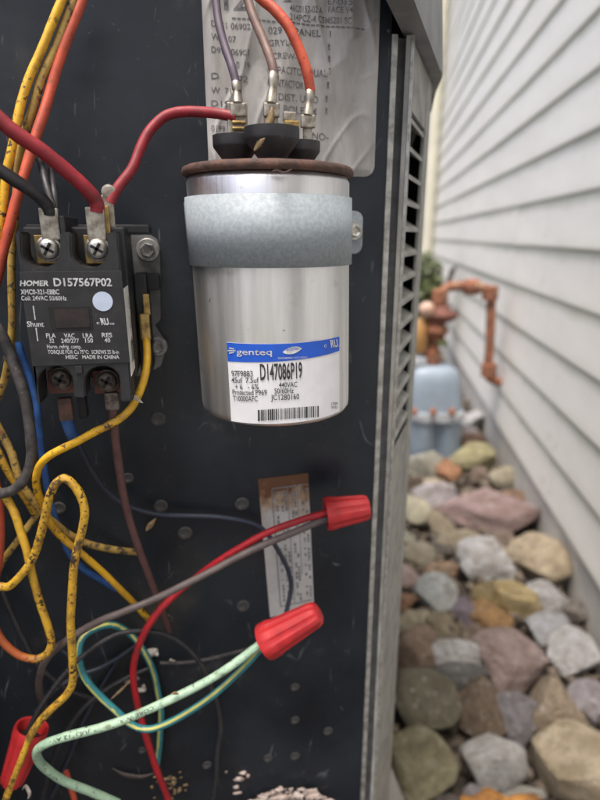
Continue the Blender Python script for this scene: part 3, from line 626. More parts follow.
# top terminals: brass bars, lugs and screws
for px, m in ((48, 'zinc_screw'), (97, 'zinc_screw')):
    a, b = P(px - 11, 264, .0445), P(px + 13, 235, .0445)
    MB().box((a.x, -.0445, a.z), (b.x, -.042, b.z), .0003).build('contact_bar', 'brass_terminal', ct)
    screw(px + .5, 249, .0475, .0037, m, ct, name='terminal_screw')
for px, py in ((61, 379), (107, 381)):
    a, b = P(px - 12, 394, .0435), P(px + 12, 370, .0435)
    MB().box((a.x, -.0435, a.z), (b.x, -.042, b.z), .0003).build('contact_bar', 'rust_dark', ct)
    screw(px, py, .0465, .0037, 'rusty_screw', ct, name='lower_terminal_screw')
def lug(x0, y0, x1, y1, off, m, th=.0012):
    a, b = P(x0, y1, off), P(x1, y0, off); MB().box((a.x, -off - th, a.z), (b.x, -off + th, b.z), .0006).build('wire_lug', m, ct)
lug(42.5, 208, 58, 240, .0465, 'tin_terminal'); lug(88.5, 207, 104, 241, .0465, 'tin_terminal')
lug(60.5, 397, 71.5, 420, .042, 'rust_rim', .002); lug(106.5, 391, 118.5, 409, .043, 'rusty_screw', .0025)
a, b = P(80, 418, .03), P(85.5, 396, .03); MB().box((a.x, -.032, a.z), (b.x, -.026, b.z), .0004).build('lower_post', 'phenolic', ct)
a = P(109, 192, .036); MB().lathe([(.0026, 0), (.0026, .001), (.0018, .0012)], a, (0, -1, 0), 20).build('ring_tab', 'tin_terminal', ct)
a, b = P(105, 236, .036), P(113, 195, .036); MB().box((a.x, -.037, a.z), (b.x, -.035, b.z), .0004).build('upright_tab', 'tin_terminal', ct)
a, b = P(104, 234, .040), P(108.5, 206, .040); MB().box((a.x, -.041, a.z), (b.x, -.038, b.z), .0004).build('brass_strip', 'brass_terminal', ct)

# ------------------------------------------------------------------ wires
def wire(name, label, pts, r, m, group=None, n=12, stripe=None, res=8, rib=False):
    w3 = [P(x, y, o / 1000) for x, y, o in pts]; sw = Vector((len(label) * 1.7, len(pts) * 2.3, pts[0][0] * .31))
    if len(w3) > 3: w3 = spline(w3, 3); w3 = [p + noise.noise_vector(p * 55 + sw) * (.00028 if 1 < i < len(w3) - 2 else 0) for i, p in enumerate(w3)]; res = max(4, res // 2)
    rad = None
    rad = lambda i, N_: 1 + .05 * noise.noise(Vector((i * .21, sw.x, sw.y)))
    if rib: rad = lambda i, N_: 1 + .09 * math.sin(i * 1.9)
    V, Fc = tube_mesh(w3, r / 1000, n, True, res, rad); mi = None; mats = m
    if stripe:
        mats = [m, stripe[0]]; cc_ = spline(w3, res); fr = frames(cc_); mi = []
        for i in range(len(cc_) - 1):
            tw = .5 * math.sin(i * .035 + .6); dv = Vector((-.35 + .5 * tw, -.75, .75 + .5 * tw)).normalized(); u_, v_ = fr[i][1], fr[i][2]; a0 = math.atan2(dv.dot(v_), dv.dot(u_))
            for k in range(n):
                da = ((k + .5) * 2 * math.pi / n - a0 + math.pi) % (2 * math.pi) - math.pi; mi.append(1 if abs(da) < .36 else 0)
        mi += [0, 0]
    o = obj(name, V, Fc, mats, None, smooth=True, sharp=60)
    if mi: o.data.polygons.foreach_set('material_index', mi)
    return tag(o, label, 'wire', group)
wire('yellow_wire', 'yellow wire with fine black specks, outermost strand beside the orange wire', [(66, -14, 26), (62, 0, 27), (44, 44, 29), (29, 79, 31), (20, 108, 33), (12, 148, 35), (6, 175, 36), (3, 210, 37), (-3, 250, 37), (-12, 310, 36)], 1.5, 'wire_yellow_clean')
wire('yellow_wire', 'grimy mottled yellow wire running between the clean yellow and orange wires', [(77, -14, 24), (73.5, 0, 25), (57, 44, 27), (42, 76, 29), (33, 108, 30), (26, 130, 30), (19, 165, 28), (16, 205, 24), (13, 240, 22), (11.5, 275, 22), (12, 320, 22), (9, 355, 22), (3, 385, 20), (-8, 410, 18)], 1.5, 'wire_yellow_dirty')
wire('orange_wire', 'orange-red wire sweeping down alongside two yellow wires past the contactor', [(87, -14, 23), (82, 0, 24), (69, 34, 26), (55, 73, 28), (44.5, 108, 31), (34, 140, 34), (24, 174, 37), (14.5, 205, 39), (6, 240, 40), (-1, 270, 40), (-14, 330, 38), (-14, 420, 30), (-3, 490, 24), (.5, 520, 22), (-1, 560, 20), (-12, 610, 18)], 1.75, 'wire_orange')
wire('red_wire', 'thick dark red wire screwed to the contactor, slanting in above it', [(-26, 97, 58), (0, 120, 57), (18, 135, 56), (42, 151, 54), (68, 172, 51), (86, 188, 49), (96.5, 202, 47), (97, 212, 46.5)], 2.45, 'wire_red', n=16)
wire('red_wire', 'dark red wire arching from the contactor to the capacitor terminals', [(110, 203, 36), (117, 188, 35), (132, 168, 32), (141, 147, 29), (150, 130, 27), (165, 116, 26), (183, 111.5, 27), (205, 112, 31), (222, 114, 35), (236, 117, 36.5)], 1.9, 'wire_red', n=14)
wire('black_wire', 'thick black wire entering the contactor terminal beside the thick red one', [(-26, 154, 57), (0, 171, 55), (18, 182.5, 53), (37, 194, 50), (48, 206, 47.5), (50, 214, 46.5)], 2.2, 'wire_black', n=14)
wire('black_wire', 'thin black wire passing behind the thick red wire down to the contactor', [(34, 140, 18), (38, 155, 24), (42, 168, 32), (46, 183, 38), (52, 205, 42), (53, 214, 44)], 1.3, 'wire_black')
wire('black_wire', 'short black wire bent tightly behind the contactor top terminal', [(51, 160, 20), (52, 175, 30), (54, 190, 38), (55, 205, 41), (54, 214, 43)], 1.2, 'wire_black')
wire('purple_wire', 'dusty purple wire dropping to the capacitor', [(214.5, -16, 20), (216, 0, 22), (219, 22, 25), (225, 45, 29), (232, 67, 33), (236.5, 84, 35), (237.5, 96, 36)], 1.55, 'wire_purple')
wire('brown_wire', 'dusty tan-brown wire dropping to the middle capacitor terminal', [(243, -16, 33), (248, 0, 35), (253.5, 18, 38), (262, 38, 42), (269.5, 57, 46), (273.5, 72, 48.5), (273, 84, 49)], 1.6, 'wire_brown')
wire('orange_wire', 'orange-red wire curving down to the rear capacitor terminal', [(245, -16, 26), (262, -1, 28), (275, 10, 30), (288, 26, 32), (299, 49, 33), (307, 72, 33.5), (310.5, 92, 33)], 1.95, 'wire_orange', n=14)
def crimp(px0, py0, px1, py1, o0, o1, r, label, m='tin_terminal'):
    a, b = P(px0, py0, o0), P(px1, py1, o1); d = b - a
    t = thing('crimp_connector', label, 'connector', b)
    MB().lathe([(r * .9, 0), (r * 1.15, d.length * .08), (r * 1.1, d.length * .35), (r * .8, d.length * .45), (r, d.length * .6), (r * 1.2, d.length)], a, d, 16, mod=lambda t_, k: 1 + .12 * math.cos(2 * t_)).build('barrel', m, t, smooth=True, sharp=50)
    bx = Matrix.Translation(b) ; MB().box((-r * 1.7, -.0011, -.0042), (r * 1.7, .0011, .0004), .0006, T=bx).build('spade_shell', m, t)
crimp(236.5, 82, 238, 104, .035, .0372, .0017, 'grey crimp connector on the end of the purple wire')
crimp(274, 73, 271.5, 104, .0487, .0505, .0017, 'tin crimp connector on the tan-brown wire')
crimp(310.5, 90, 308, 116, .033, .0345, .0017, 'grey crimp connector on the end of the orange wire')
wire('charcoal_cable', 'dusty dark grey cable bending away beside the contactor', [(-22, 312, 26), (-4, 327, 30), (7, 347, 33), (14, 366, 35), (22, 387, 36), (28, 412, 36), (31, 438, 36), (31.5, 460, 36), (25, 478, 36), (14, 489, 35), (0, 493.5, 34), (-20, 496, 32)], 2.15, 'wire_charcoal', n=14)
wire('blue_wire', 'bright blue wire running down below the contactor', [(18, 342, 16), (23, 357, 17), (29, 375, 18), (36, 400, 20), (38, 415, 21), (39.5, 433, 20), (43, 460, 18), (48, 490, 16), (55, 518, 14), (61, 535, 12), (70, 554.5, 10), (82, 568, 8), (94, 576, 5), (106, 583, 2), (116, 590, -1.5)], 1.45, 'wire_blue')
bs = wire('blue_sleeve', 'wide blue insulating sleeve on the contactor lower terminal lug', [(65.5, 412, 41), (68, 422, 39), (72, 433, 36), (76, 440, 33)], 2.3, 'wire_blue', n=14)
wire('navy_wire', 'thin dark navy wire drooping from the blue sleeve to the label', [(72, 433, 35), (81, 451, 28), (92, 471, 21), (103, 487, 16), (118, 501, 12), (140, 510, 9), (167, 515, 7), (217, 517, 6), (250, 523, 7), (265, 532, 8), (277, 549, 8), (287, 567, 8), (291, 585, 9), (288, 605, 12), (284, 622, 16)], 1.25, 'wire_navy')
wire('maroon_wire', 'dull maroon-brown wire hanging straight down from the contactor lug', [(112.5, 400, 43), (113, 410, 42), (115, 434, 38), (118, 458, 34), (121, 480, 30), (127, 510, 25), (137, 543, 20), (148, 573, 15), (156, 594, 11), (163, 614, 5), (170, 632, -1.8)], 1.75, 'wire_maroon')
wire('yellow_wire', 'clean yellow wire curving from the brass coil terminal across the contactor lugs', [(145.5, 332, 24.5), (146.5, 345, 26), (147, 357, 29), (145.5, 373, 33), (141, 389, 37), (134, 404, 40), (124, 415, 42), (110, 424, 43), (96, 431, 43), (78, 441, 42), (62, 449, 41), (48, 457, 40), (39.5, 466.5, 38), (36, 480, 36), (38, 494, 33), (43, 506, 29), (52, 526, 24), (65, 540, 20), (82, 554, 16), (102, 572, 12), (119, 588, 9), (132, 601, 5), (142, 612, 2), (150, 621, -1)], 1.6, 'wire_yellow_clean')
wire('yellow_wire', 'yellow wire hooped into a tall loop then dropping to the red nut', [(-16, 585, 36), (0, 586.5, 37), (9, 586, 38), (20, 576, 39), (30, 563, 40), (36, 550, 40), (41, 534, 41), (45, 517, 42), (48.7, 499, 43), (55, 485, 44), (64, 478.5, 44.5), (73, 484, 45), (81, 496, 45), (84.7, 511, 45), (82.3, 528, 45), (78, 545, 45), (75, 560, 45), (72.6, 583, 44), (71.3, 609, 43), (71.3, 637, 42), (72.5, 662, 41), (72.3, 682, 40), (66, 695, 39), (54, 707, 38), (41, 720, 37), (30, 736, 37), (23, 754, 38), (15, 774, 39), (9, 791, 40), (3, 808, 40)], 1.75, 'wire_yellow')
wire('yellow_wire', 'yellow wire dipping in a U with a rust-red stained end', [(-6, 488, 30), (5, 497, 32), (14, 512, 34), (20, 531, 35), (27.5, 553, 36), (33, 577, 36), (39, 599, 36), (46.5, 622, 36), (51, 641, 36), (47.5, 652.5, 36), (37, 658.5, 36), (26, 657.5, 36), (17, 654, 36), (7, 646, 36), (0, 637, 36), (-6, 622, 36), (-14, 590, 35)], 1.7, 'wire_yellow_rusty')
wire('yellow_wire', 'yellow wire slipping under the charcoal cable and turning rusty towards the panel', [(-6, 420, 24), (3, 437, 25), (11, 453, 26), (17, 472, 27), (24, 488, 27), (35, 503, 26), (44, 514, 24), (55, 523, 20), (67, 533, 16), (86, 543, 12), (110, 549, 7), (126, 551, 3), (136, 552, 0), (141, 552.5, -2.5)], 1.65, 'wire_yellow_dirty')
wire('yellow_wire', 'short yellow wire tucked behind another yellow strand under the cable', [(-8, 440, 18), (0, 456, 19), (6, 469, 20), (14, 481, 20), (24, 496, 18), (34, 512, 14)], 1.6, 'wire_yellow')
wire('yellow_wire', 'dull yellow wire slanting away deep behind the looped one', [(42, 502, 12), (37, 514, 13), (28, 526, 14), (20, 537, 15), (10, 550, 15), (2, 562, 15), (-6, 580, 15)], 1.5, 'wire_yellow_dirty')
wire('red_wire', 'bright red wire snaking from the upper red nut down past the green wires', [(330, 512, 24), (318, 515, 24), (300, 520, 24), (267, 533, 24), (233, 552, 22), (210, 567, 19), (193, 580, 17), (176, 594, 17), (157, 614, 19), (143, 636, 20), (134.5, 660, 20), (133.5, 680, 19), (137, 702, 18), (143, 725, 18), (151, 752, 17), (160, 778, 16), (171, 806, 15)], 1.75, 'wire_bright_red')
wire('taupe_wire', 'taupe brown wire running from the upper red nut behind the looped yellow wire', [(332, 519, 24), (320, 522, 25), (297, 531, 26), (250, 551, 28), (200, 577, 29), (157, 598, 30), (120, 613, 31), (102, 620, 31), (82, 631, 31), (59, 646, 30), (46, 660, 28), (40, 676, 25), (39, 690, 18), (43, 704, 8), (49, 716, -1)], 1.75, 'wire_taupe')
wire('ribbed_black_cable', 'thin ribbed black cable arching out of the lower red nut', [(24, 742, 33), (30, 727, 34), (43, 703, 33), (63, 675, 30), (85, 654, 26), (110, 637.5, 22), (128, 632, 20), (150, 631, 18), (171, 637, 16), (190, 651, 14), (203, 668, 12), (211, 688, 10), (217, 703, 9), (221, 727, 8), (217, 752, 8), (216, 775, 8), (212, 806, 8)], 1.25, 'wire_black', rib=True, res=14)
wire('grey_wire', 'thin dark grey wire reaching across the panel to the lower red nut', [(160, 663, 2.5), (180, 663, 3), (205, 660, 4), (230, 654, 8), (252, 648, 16), (264, 643, 24)], .9, 'wire_charcoal')
gw = wire('pale_green_wire', 'pale green ground wire with black printing, bent back on itself', [(276, 634, 36), (259, 645, 37), (235, 663, 39), (203, 683, 42), (163, 703, 45), (126, 719, 47), (97, 729, 48), (65, 737, 48), (46, 743.5, 47), (37, 751, 45), (39, 761, 42), (47, 769.5, 40), (65, 781, 37), (91, 792, 34), (118, 803, 31)], 2.0, 'wire_pale_green', n=16)
wire('teal_wire', 'teal wire with a yellow stripe looping behind the pale green one', [(278, 637, 34), (262, 648, 34), (243, 668, 35), (217, 692, 36), (190, 711, 36), (166, 724, 35), (147, 729, 34), (131, 724, 32), (117, 712, 30), (102, 698, 27), (87, 681, 25), (79.5, 662, 22), (80, 644, 18), (87, 634, 15), (100, 627, 12), (112, 625, 10), (123, 629, 8), (134, 638, 7), (145, 653, 6), (153, 671, 5), (158, 692, 5), (161, 713, 5), (160, 740, 4), (157, 765, 3)], 1.7, 'wire_teal', n=24, stripe=('wire_stripe', 10, .02, 4))
wire('orange_wire', 'short orange wire poking out below the pale green bend', [(66, 772, 14), (71, 788, 14), (75, 801, 14), (77, 812, 14)], 1.5, 'wire_orange')
wire('navy_wire', 'faint dark blue wire lying against the panel under the green wires', [(120, 655, 2.2), (100, 690, 2), (82, 725, 2), (66, 765, 2), (52, 797, 2)], 1.0, 'wire_navy')
wire('black_wire', 'thin black wire lying deep behind the pale green bend', [(150, 668, 2), (130, 676, 3), (105, 690, 5), (80, 712, 8), (60, 742, 10), (48, 775, 12), (40, 810, 12)], 1.2, 'wire_black')
wire('navy_wire', 'short dark blue wire crossing behind the teal loop', [(142, 640, 2), (122, 655, 3), (100, 668, 4), (78, 676, 6), (55, 690, 8), (36, 712, 10)], 1.1, 'wire_navy')
wire('black_wire', 'slack black wire sagging behind the yellow U bend', [(-10, 560, 6), (6, 600, 8), (24, 640, 10), (40, 668, 10), (70, 690, 6), (96, 700, 2)], 1.3, 'wire_black')
# print along the pale green wire (upside down, as it lies)
def wire_text(s, pts, r, m, parent, hgt=.0021):
    q, Fc = text_mesh(s, .01); c = [P(x, y, o / 1000) for x, y, o in pts]; c = spline(c, 20)
    L_ = [0]
    for i in range(1, len(c)): L_.append(L_[-1] + (c[i] - c[i - 1]).length)
    def at(d):
        for i in range(1, len(c)):
            if L_[i] >= d: f_ = (d - L_[i - 1]) / (L_[i] - L_[i - 1]); return c[i - 1].lerp(c[i], f_), (c[i] - c[i - 1]).normalized()
        return c[-1], (c[-1] - c[-2]).normalized()
    V = []
    for u, v in q:
        p, t = at(u * L_[-1]); view = (CAM - p).normalized(); up_ = t.cross(view).normalized(); view = up_.cross(t)
        if up_.z > 0: up_ = -up_
        a = (v * hgt + .0000) / r - .25; V.append(p + (view.normalized() * math.cos(a) + up_ * math.sin(a)) * (r + .00008))
    return obj('lettering', V, Fc, m, parent)
wire_text('ENCORE WIRE CORP  (UL)  12 AWG', [(163, 703, 45), (126, 719, 47), (97, 729, 48), (65, 737, 48), (47, 743, 47)], .0020, 'black_ink', gw, .0015)

# ------------------------------------------------------------------ red wire nuts
def wire_nut(label, a, b, r0, r1, group='red wire nuts'):
    a, b = P(*a), P(*b); d = b - a; L_ = d.length
    t = thing('wire_nut', label, 'wire nut', a, group)
    fl = lambda th, k: 1 if k < 5 else 1 - .085 * (max(0, math.cos(th * 7)) ** .6) * (1 if k < 10 else .9)
    prof = [(r0 * .55, L_ * .5), (r0 * .78, L_ * .05), (r0 * .84, .0001), (r0 * .96, -.0002), (r0, L_ * .03), (r0 * .99, L_ * .17)] + [(r0 + (r1 - r0) * f_, L_ * f_) for f_ in (.22, .24, .5, .8, .9)] + [(r1 * .93, L_ * .97), (r1 * .7, L_), (.0003, L_ * 1.0)]
    MB().lathe(prof, a, d, 84, cap=False, mod=fl).build('shell', 'nut_red', t, smooth=True, sharp=38)
    mb = MB().lathe([(r0 * .76, L_ * .18), (.0003, L_ * .18)], a, d, 24, cap=False); mb.build('bore', 'dark_void', t)
wire_nut('red ridged wire nut joining the bright red and taupe wires', (326, 514, .0235), (369, 507, .025), .0083, .0062)
wire_nut('red ridged wire nut capping the pale green and teal wires', (265, 642, .0355), (319, 612, .040), .0092, .0061)
wire_nut('shadowed red wire nut with its open mouth up, ribbed black cable inside', (32, 727, .030), (11, 784, .036), .0080, .0055)

# ------------------------------------------------------------------ debris in the compartment
def crumbs(name, label, spots, m, kind=None, cat='debris', seed=1):
    rr = random.Random(seed); mb = MB()
    for x, y, o, r in spots:
        b_ = bmesh.new(); bmesh.ops.create_icosphere(b_, subdivisions=2, radius=r / 1000)
        sd_ = Vector((rr.random() * 9, rr.random() * 9, 0)); c_ = P(x, y, o / 1000); sc = Vector((rr.uniform(.6, 2.1), .6, rr.uniform(.5, 1.2)))
        for v in b_.verts: v.co = Vector((v.co[i] * sc[i] for i in range(3))) * (1 + .9 * noise.noise(v.co * 2600 / r + sd_)) + c_
        mb.bm(b_)
    return tag(mb.build(name, m, smooth=True), label, cat, kind=kind)
rr = random.Random(2)
tag(crumbs('crumb_heap', 'heap of pale pinkish crumbs at the foot of the panel', [(x, 806 - 18 * (1 - ((x - 290) / 46) ** 2) * rr.uniform(.1, 1), rr.uniform(1, 9), rr.choice((rr.uniform(.5, 1), rr.uniform(.8, 2.1)))) for x in [246 + 88 * rr.random() for _ in range(230)]], 'crumb', cat='crumbs', seed=3), kind='stuff')
crumbs('crumb', 'pale crumb cluster clinging to the panel above the crumb heap', [(236, 787, 1, 1.5), (239, 779, 1, 1.6), (243, 773, 1, 1.4), (248, 776, 1, 1.2), (238, 793, 1, 1.3), (226, 772, .5, .5)], 'crumb', cat='crumbs', seed=4)
crumbs('cocoon', 'pale fluffy insect cocoon on the panel beside the bright red wire', [(152, 652, 1, 2.0), (157, 654, 1, 1.5), (149, 656, 1, 1.2), (173, 662, 1, 1.0), (171, 660, 1, .7), (141, 690, 1, 2.0), (144, 687, 1, 1.5), (132, 679, 1, 1.7), (128, 682, 1, 1.3)], 'web_white', cat='cocoon', seed=5)
crumbs('dirt_clump', 'brown dirt clump low on the panel near the bright red wire', [(172 + rr.gauss(0, 8), 786 + rr.gauss(0, 7), .4, rr.uniform(.3, .9)) for _ in range(34)], 'husk', cat='dirt', seed=6)
def scrap(name, label, cat, pts, wd, off, m, thick=.0003, curl=.001):
    c_ = spline([P(x, y, off) for x, y in pts], 6); V = []; n_ = len(c_)
    for i, p in enumerate(c_):
        t = (c_[min(i + 1, n_ - 1)] - c_[max(i - 1, 0)]).normalized(); s_ = Vector((t.z, 0, -t.x)); f_ = math.sin(math.pi * (i + .35) / (n_ + .2)); hw = wd / 2 * f_ * (1 + .3 * noise.noise(Vector((i * .9, off * 99, 0))))
        V += [p + s_ * hw + Vector((0, -curl * f_, 0)), p + Vector((0, -thick, 0)), p - s_ * hw + Vector((0, -curl * f_ * .6, 0)), p + Vector((0, thick, 0))]
    Fc = [(i * 4 + k, i * 4 + (k + 1) % 4, i * 4 + 4 + (k + 1) % 4, i * 4 + 4 + k) for i in range(n_ - 1) for k in range(4)]
    Fc += [(0, 1, 2, 3), tuple(range(4 * n_ - 4, 4 * n_))]
    return tag(obj(name, V, Fc, m, smooth=True), label, cat)
scrap('dry_husk', 'golden dry bud husk caught on the capacitor terminals', 'husk', [(272, 107), (271, 118), (267, 128), (266, 138)], .0032, .0555, 'husk')
scrap('dry_husk', 'small brown husk tip stuck on the middle terminal cup', 'husk', [(265, 138), (259, 144), (254, 151)], .0018, .061, 'husk')
scrap('rust_flake', 'curled rusty thread lying below the capacitor rim', 'rust flake', [(271, 172), (276, 170.5), (284, 172.5), (292, 169)], .0008, .0676, 'rust_rim')
scrap('leaf_fragment', 'tan leaf fragment on the panel beside the maroon wire', 'leaf', [(146, 531), (150, 525), (156, 518)], .0026, .0012, 'husk')
scrap('leaf_fragment', 'grey dried leaf sliver flat on the panel near the crumb heap', 'leaf', [(112, 768), (125, 774), (142, 776), (154, 773)], .003, .0012, 'wire_taupe')
scrap('web_strand', 'white wisp of spider web on the clean yellow wire under the contactor', 'web', [(129, 399), (134, 396), (139, 400), (143, 403)], .0014, .044, 'web_white')
scrap('web_strand', 'white wisp of web hanging beside the shadowed red nut', 'web', [(22, 790), (26, 785), (30, 792), (28, 799)], .0016, .037, 'web_white')
scrap('twig', 'thin pale twig leaning on the panel behind the green wires', 'twig', [(110, 700), (120, 690), (130, 681)], .0012, .022, 'husk')
scrap('dry_bud', 'tiny tan bud resting on the pale green wire', 'husk', [(171, 694), (175, 692), (179, 694)], .0014, .047, 'husk')

# ------------------------------------------------------------------ gas meter beyond the unit
GB = hitz(432, 455, -H); GD = (GB - CAM).dot(FWD) + .02
gx = RIGHT.copy(); gy = Vector((FWD.x, FWD.y, 0)).normalized()
def GP(x, y, dd=0.0):                           # a point in the meter's own vertical plane
    r = ray(x, y); t = ((GB + gy * dd) - CAM).dot(gy) / r.dot(gy); return CAM + r * t
def gw_(px): return px * GD * .95 / F
gm = thing('gas_meter', 'pale blue-grey gas meter standing among the stones against the siding', 'gas meter', GB)
def lobe(name, xs, yt, yb, rpx, m, parent, prof=None):
    a = GP(xs, yb); b = GP(xs, yt); h_ = b.z - a.z; r = gw_(rpx)
    pr = prof or [(r * .9, 0), (r, h_ * .06), (r, h_ * .9), (r * .95, h_)]
    return MB().lathe([(q * (r if prof else 1), z_ * (h_ if prof else 1)) for q, z_ in pr], a, n=28).build(name, m, parent, smooth=True, sharp=45)
def body(name, levels, dth, m, pinch=0):          # levels: (y px, half width px); superellipse sections round x = 433
    V = []; Fc = []; n_ = 40
    for yy, hw, df in levels:
        c_ = GP(433, yy); w_ = gw_(hw)
        for i in range(n_):
            a = 2 * math.pi * i / n_; ca, sa = math.cos(a), math.sin(a); x_ = math.copysign(abs(ca) ** .6, ca) * w_; y_ = math.copysign(abs(sa) ** .6, sa) * dth * df
            y_ *= 1 - pinch * math.exp(-(x_ / (w_ * .22)) ** 2); V.append(c_ + gx * x_ + gy * y_)
    for k in range(len(levels) - 1):
        for i in range(n_): j = (i + 1) % n_; Fc.append((k * n_ + i, k * n_ + j, (k + 1) * n_ + j, (k + 1) * n_ + i))
    Fc += [tuple(range(n_)), tuple(range((len(levels) - 1) * n_, len(levels) * n_))]
    return obj(name, V, Fc, m, gm, smooth=True, sharp=50)
body('lower_case', [(466, 22, .8), (460, 25, .95), (450, 26, 1), (425, 27, 1), (415.5, 27, 1)], .06, 'meter_paint', .42)
a, b = GP(406, 415), GP(460, 409)
def gbox(mb, x0, y0, x1, y1, dth, bev=.006, dd=0):
    a, b = GP(x0, y1, dd), GP(x1, y0, dd); c_ = (a + b) / 2; w_ = (b - a).dot(gx) / 2; h_ = (b.z - a.z) / 2
    T = Matrix.Translation(c_) @ Matrix((gx, gy, Vector((0, 0, 1)))).transposed().to_4x4()
    return mb.box((-w_, -dth / 2, -h_), (w_, dth / 2, h_), bev, T)
body('flange', [(415.4, 29, 1), (414, 30, 1), (409, 30, 1), (407.5, 29, 1)], .068, 'meter_flange')
body('upper_case', [(407.4, 27, 1), (395, 26.5, .97), (380, 25.5, .93), (372, 24, .85), (367, 21, .7), (364, 15, .45)], .06, 'meter_paint')
gbox(MB(), 408, 356, 425, 366, .06, .006).build('index_cover', 'meter_flange', gm, smooth=True, sharp=40)
for x in (414, 433, 452): MB().lathe([(.011, 0), (.011, .009), (.008, .012)], GP(x, 411.5, -.074), -gy, 6).build('flange_bolt', 'rust_pipe', gm)
gp = thing('gas_pipe', 'rusty orange gas pipe with regulator bending from the meter into the siding', 'pipe', GP(432, 362))
tp = lambda L: [GP(*q) for q in L]
MB().tube(tp([(432, 368), (433, 352), (436, 340), (438, 325), (438, 308), (440, 296), (447, 288), (458, 286), (474, 287)]), .0135, 14).build('riser', 'rust_pipe', gp, smooth=True)
MB().tube([GP(470, 287), GP(482, 288), GP(490, 291), GP(491, 300), GP(490, 340), GP(488, 372), GP(492, 379), GP(500, 382), GP(512, 384)], .013, 14).build('wall_drop', 'rust_pipe', gp, smooth=True)
for x, y, ax in ((440, 297, (0, 0, 1)), (472, 287, gx), (490, 293, (0, 0, 1)), (489, 370, (0, 0, 1)), (433, 357, (0, 0, 1))):
    MB().lathe([(.018, -.02), (.022, -.018), (.022, .018), (.018, .02)], GP(x, y), ax, 20).build('coupling', 'rust_pipe', gp, smooth=True, sharp=40)
MB().lathe([(.018, -.024), (.03, -.02), (.044, -.010), (.047, -.003), (.047, .003), (.04, .008), (.026, .012), (.024, .024)], GP(441, 314), (0, 0, 1), 28).build('regulator', 'rust_dark', gp, smooth=True)
MB().lathe([(.02, -.03), (.026, -.026), (.026, -.012), (.034, -.01), (.034, .01), (.026, .012), (.024, .03)], GP(436, 330), (0, 0, 1), 24).build('regulator_body', 'rust_pipe', gp, smooth=True)
MB().lathe([(.004, -.022), (.017, -.018), (.022, -.006), (.022, .005), (.015, .015), (.003, .02)], GP(427, 309, -.02), (0, 0, 1), 24).build('vent_cap', 'cap_pink', gp, smooth=True)
MB().lathe([(.018, -.05), (.026, -.04), (.026, .03), (.018, .045)], GP(419, 335), (0, 0, 1), 20).build('valve', 'valve_yellow', gp, smooth=True, sharp=50)
gbox(MB(), 436, 340, 447, 345, .03, .003, -.02).build('valve_handle', 'leaf_green', gp)

# ------------------------------------------------------------------ stones
def stone_mesh(seed, flat=.0, cuts=9, sub=4):
    r_ = random.Random(seed); b_ = bmesh.new(); bmesh.ops.create_icosphere(b_, subdivisions=sub, radius=1)
    pl_ = []
    for _ in range(cuts):
        nrm = Vector((r_.gauss(0, 1), r_.gauss(0, 1), r_.gauss(0, 1))).normalized(); pl_.append((nrm, r_.uniform(.5, .84)))
    off_ = Vector((r_.random() * 50, r_.random() * 50, r_.random() * 50))
    for v in b_.verts:
        p = v.co.copy()
        for nrm, dd in pl_:
            e = p.dot(nrm) - dd
            if e > 0: p -= nrm * e * .96
        p *= 1 + .09 * noise.noise(p * 1.3 + off_) + .035 * noise.noise(p * 4 + off_) + .012 * noise.noise(p * 11 + off_)
        v.co = p
    lo = [min(v.co[i] for v in b_.verts) for i in range(3)]; hi = [max(v.co[i] for v in b_.verts) for i in range(3)]
    for v in b_.verts: v.co = Vector((2 * (v.co[i] - lo[i]) / (hi[i] - lo[i]) - 1 for i in range(3)))
    me = bpy.data.meshes.new('stone'); b_.to_mesh(me); b_.free(); me.materials.append(M['stone'])
    me.polygons.foreach_set('use_smooth', [True] * len(me.polygons)); return me
def lin(c):
    g = sum(c) / 3; c = [max(40, ((q * .56 + g * .44) - 150) * 1.25 + 188) for q in c]
    return tuple(((min(q, 240) / 255 + .055) / 1.055) ** 2.4 for q in c)
def place_stone(me, c_, sx, sy, sz, rot, colr, label, group=None, tilt=(0, 0)):
    o = bpy.data.objects.new('stone', me); col.objects.link(o); o.location = c_; o.scale = (sx, sy, sz); o.rotation_euler = (tilt[0], tilt[1], rot); o.color = (*colr, 1)
    WL[o.name] = Vector(c_); return tag(o, label, 'stone', group)
SG = 'river stones in the bed between unit and house'
